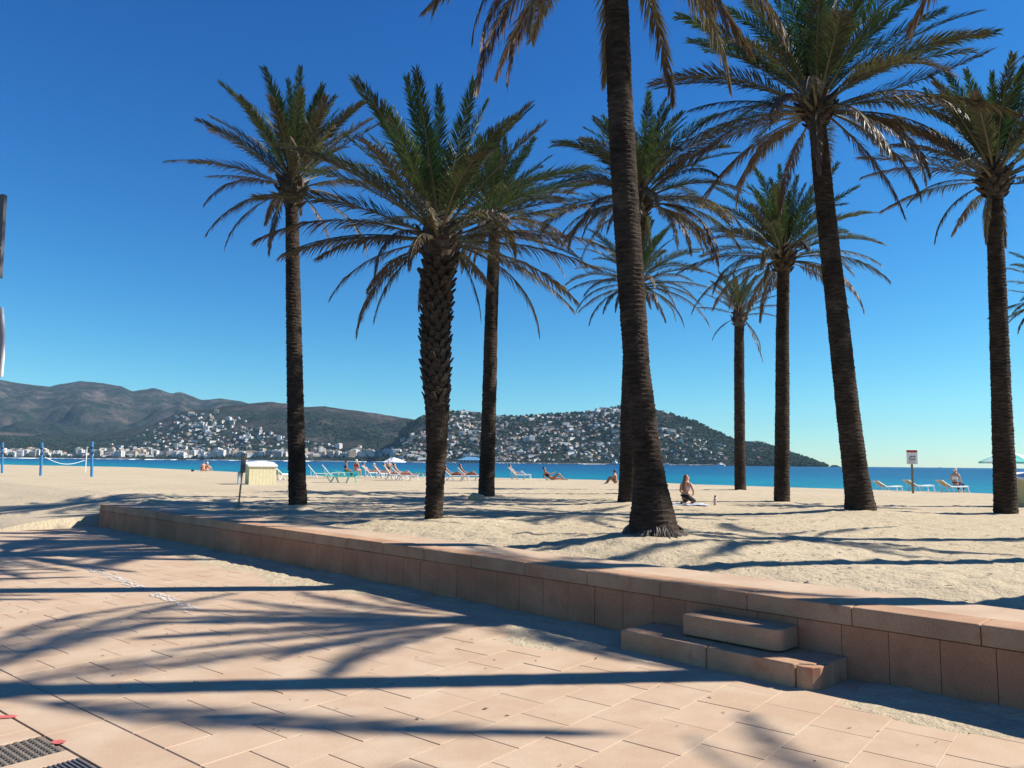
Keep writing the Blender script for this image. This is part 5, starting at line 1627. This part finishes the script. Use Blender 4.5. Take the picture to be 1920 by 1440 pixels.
recl(L6, "sunbather in white at the left of the group", skin='tan', wear=[top('white'), trunks('black')], hair='dkhair')
person("woman sitting upright above the group, green swimsuit and pink hat", ground_px(729, 893), RD(20), SITUP, 'skin', [("swimsuit", [("pelvis", "waist", .1), "waist", "chest"], 1.12, 'dkgreen')], 'pink', group=PG)
person("person with white hair and red top right of the flat loungers", ground_px(667, 893), RD(-20), SITUP, 'skin', [top('redcloth'), trunks('redcloth')], 'hwhite', group=PG)
person("sunbather in blue on the green lounger behind the flat one", on(L4, -.1, .0), RD(-60), SITUP, 'tan', [top('navy'), trunks('navy')], 'dkhair', sc=.9, group=PG)
person("dark-haired person lying back on the sand with one knee raised", ground_px(1035, 901), RD(-82), LIE, 'tan', [trunks('redcloth'), top('black')], 'dkhair', sc=1.08, group=PG)
person("dark-haired person sitting at the water's edge left of the double trunk", ground_px(1155, 908), RD(60), SIT, 'tan', [trunks('black')], 'dkhair', sc=.9, group=PG)
person("red-haired person sitting alone on the sand left of the storage box", ground_px(381, 884), RD(30), SIT, 'skin', [trunks('redcloth')], 'hair', sc=1.1, group=PG)
person("person in white cap beside the red-haired sitter", ground_px(387, 884), RD(-20), SIT, 'skin', [trunks('white')], 'hwhite', sc=1.05, group=PG)
person("person in pale top sitting on the right-hand cream lounger", on(L16, .18, -.04), RD(-60), SITUP, 'skin', [top('white'), trunks('navy'), leg('L', 'navy'), leg('R', 'navy')], 'hwhite', sc=.92, group=PG)
# dark bags
for (px, py, lab) in ((361, 884, "dark beach bag on the sand left of the sitting pair"),):
    p = ground_px(px, py) if px < 1900 else Vector((*ground_px(1934, 950)[:2], sz(*ground_px(1934, 950)[:2]) + .90)) + Vector((-.25, 0, 0))
    root = empty("beach_bag", p); root.scale = (.6,) * 3; tag(root, lab, "bag")
    mb = MB(); mb.box((-.2, -.12, 0), (.2, .12, .26)); me = bevel_mesh(mb.mesh("bag", M['black']), .06, 3); link("bag", me, root)
    mb = MB(); mb.tube([(-.11, 0, .24), (-.08, 0, .38), (.08, 0, .38), (.11, 0, .24)], .012, 6); mb.build("handle", M['navy'], root)
# stone by the slender palm
bm = bmesh.new(); bmesh.ops.create_icosphere(bm, subdivisions=2, radius=.22)
r = random.Random(3)
for v in bm.verts: v.co *= r.uniform(.8, 1.15); v.co.z *= .65
me = bpy.data.meshes.new("stone"); bm.to_mesh(me); bm.free(); me.materials.append(M['sand'])
p = ground_px(893, 934)
tag(link("stone", me, None, p + Vector((0, -.1, .05))), "rough sandy lump at the foot of the slender palm", "stone")

# dry bits of frond blown over sand and paving
r = random.Random(9)
for nm, n, zone_, lab in (("dry_litter", 1500, 0, "dry leaf scraps and twigs scattered on the sand"), ("dry_litter", 130, 1, "dry leaf scraps scattered on the paving")):
    mb = MB()
    for i in range(n):
        if zone_ == 0: u = r.uniform(-6, 16); v = 7.0 + 9 * r.random() ** 1.7; x, y = uv_xy(u, v); z = sz(x, y) + .012
        else:
            u = r.uniform(1, 10); v = r.uniform(2.0, 5.4); x, y = uv_xy(u, v); z = .004
        a = r.uniform(0, 6.28); l = r.uniform(.012, .05) * (1 if zone_ == 0 else .5); w = r.uniform(.003, .010) * (1.6 if zone_ == 0 else .8)
        dx, dy = math.cos(a) * l, math.sin(a) * l; ex_, ey_ = -math.sin(a) * w, math.cos(a) * w
        mb.add([(x - dx, y - dy, z), (x + ex_, y + ey_, z + .006), (x + dx, y + dy, z + .004), (x - ex_, y - ey_, z + .001)], [(0, 1, 2, 3)])
    tag(mb.build(nm, M['boot']), lab, kind="stuff")
# ------------------------------------------------------------------ haze over the bay
hz_mat = bpy.data.materials.new("sea_haze"); hz_mat.use_nodes = True
nt = hz_mat.node_tree; nt.nodes.clear()
vo = nt.nodes.new("ShaderNodeVolumePrincipled"); out = nt.nodes.new("ShaderNodeOutputMaterial")
vo.inputs["Color"].default_value = (0.40, 0.70, 1.0, 1); vo.inputs["Density"].default_value = 0.00003
vo.inputs["Anisotropy"].default_value = 0.0
nt.links.new(vo.outputs[0], out.inputs["Volume"])
mb = MB(); mb.box((-12500, -12500, -60), (12500, 12500, 770))
tag(mb.build("haze", hz_mat), "thin sea haze over the whole bay", kind="stuff")
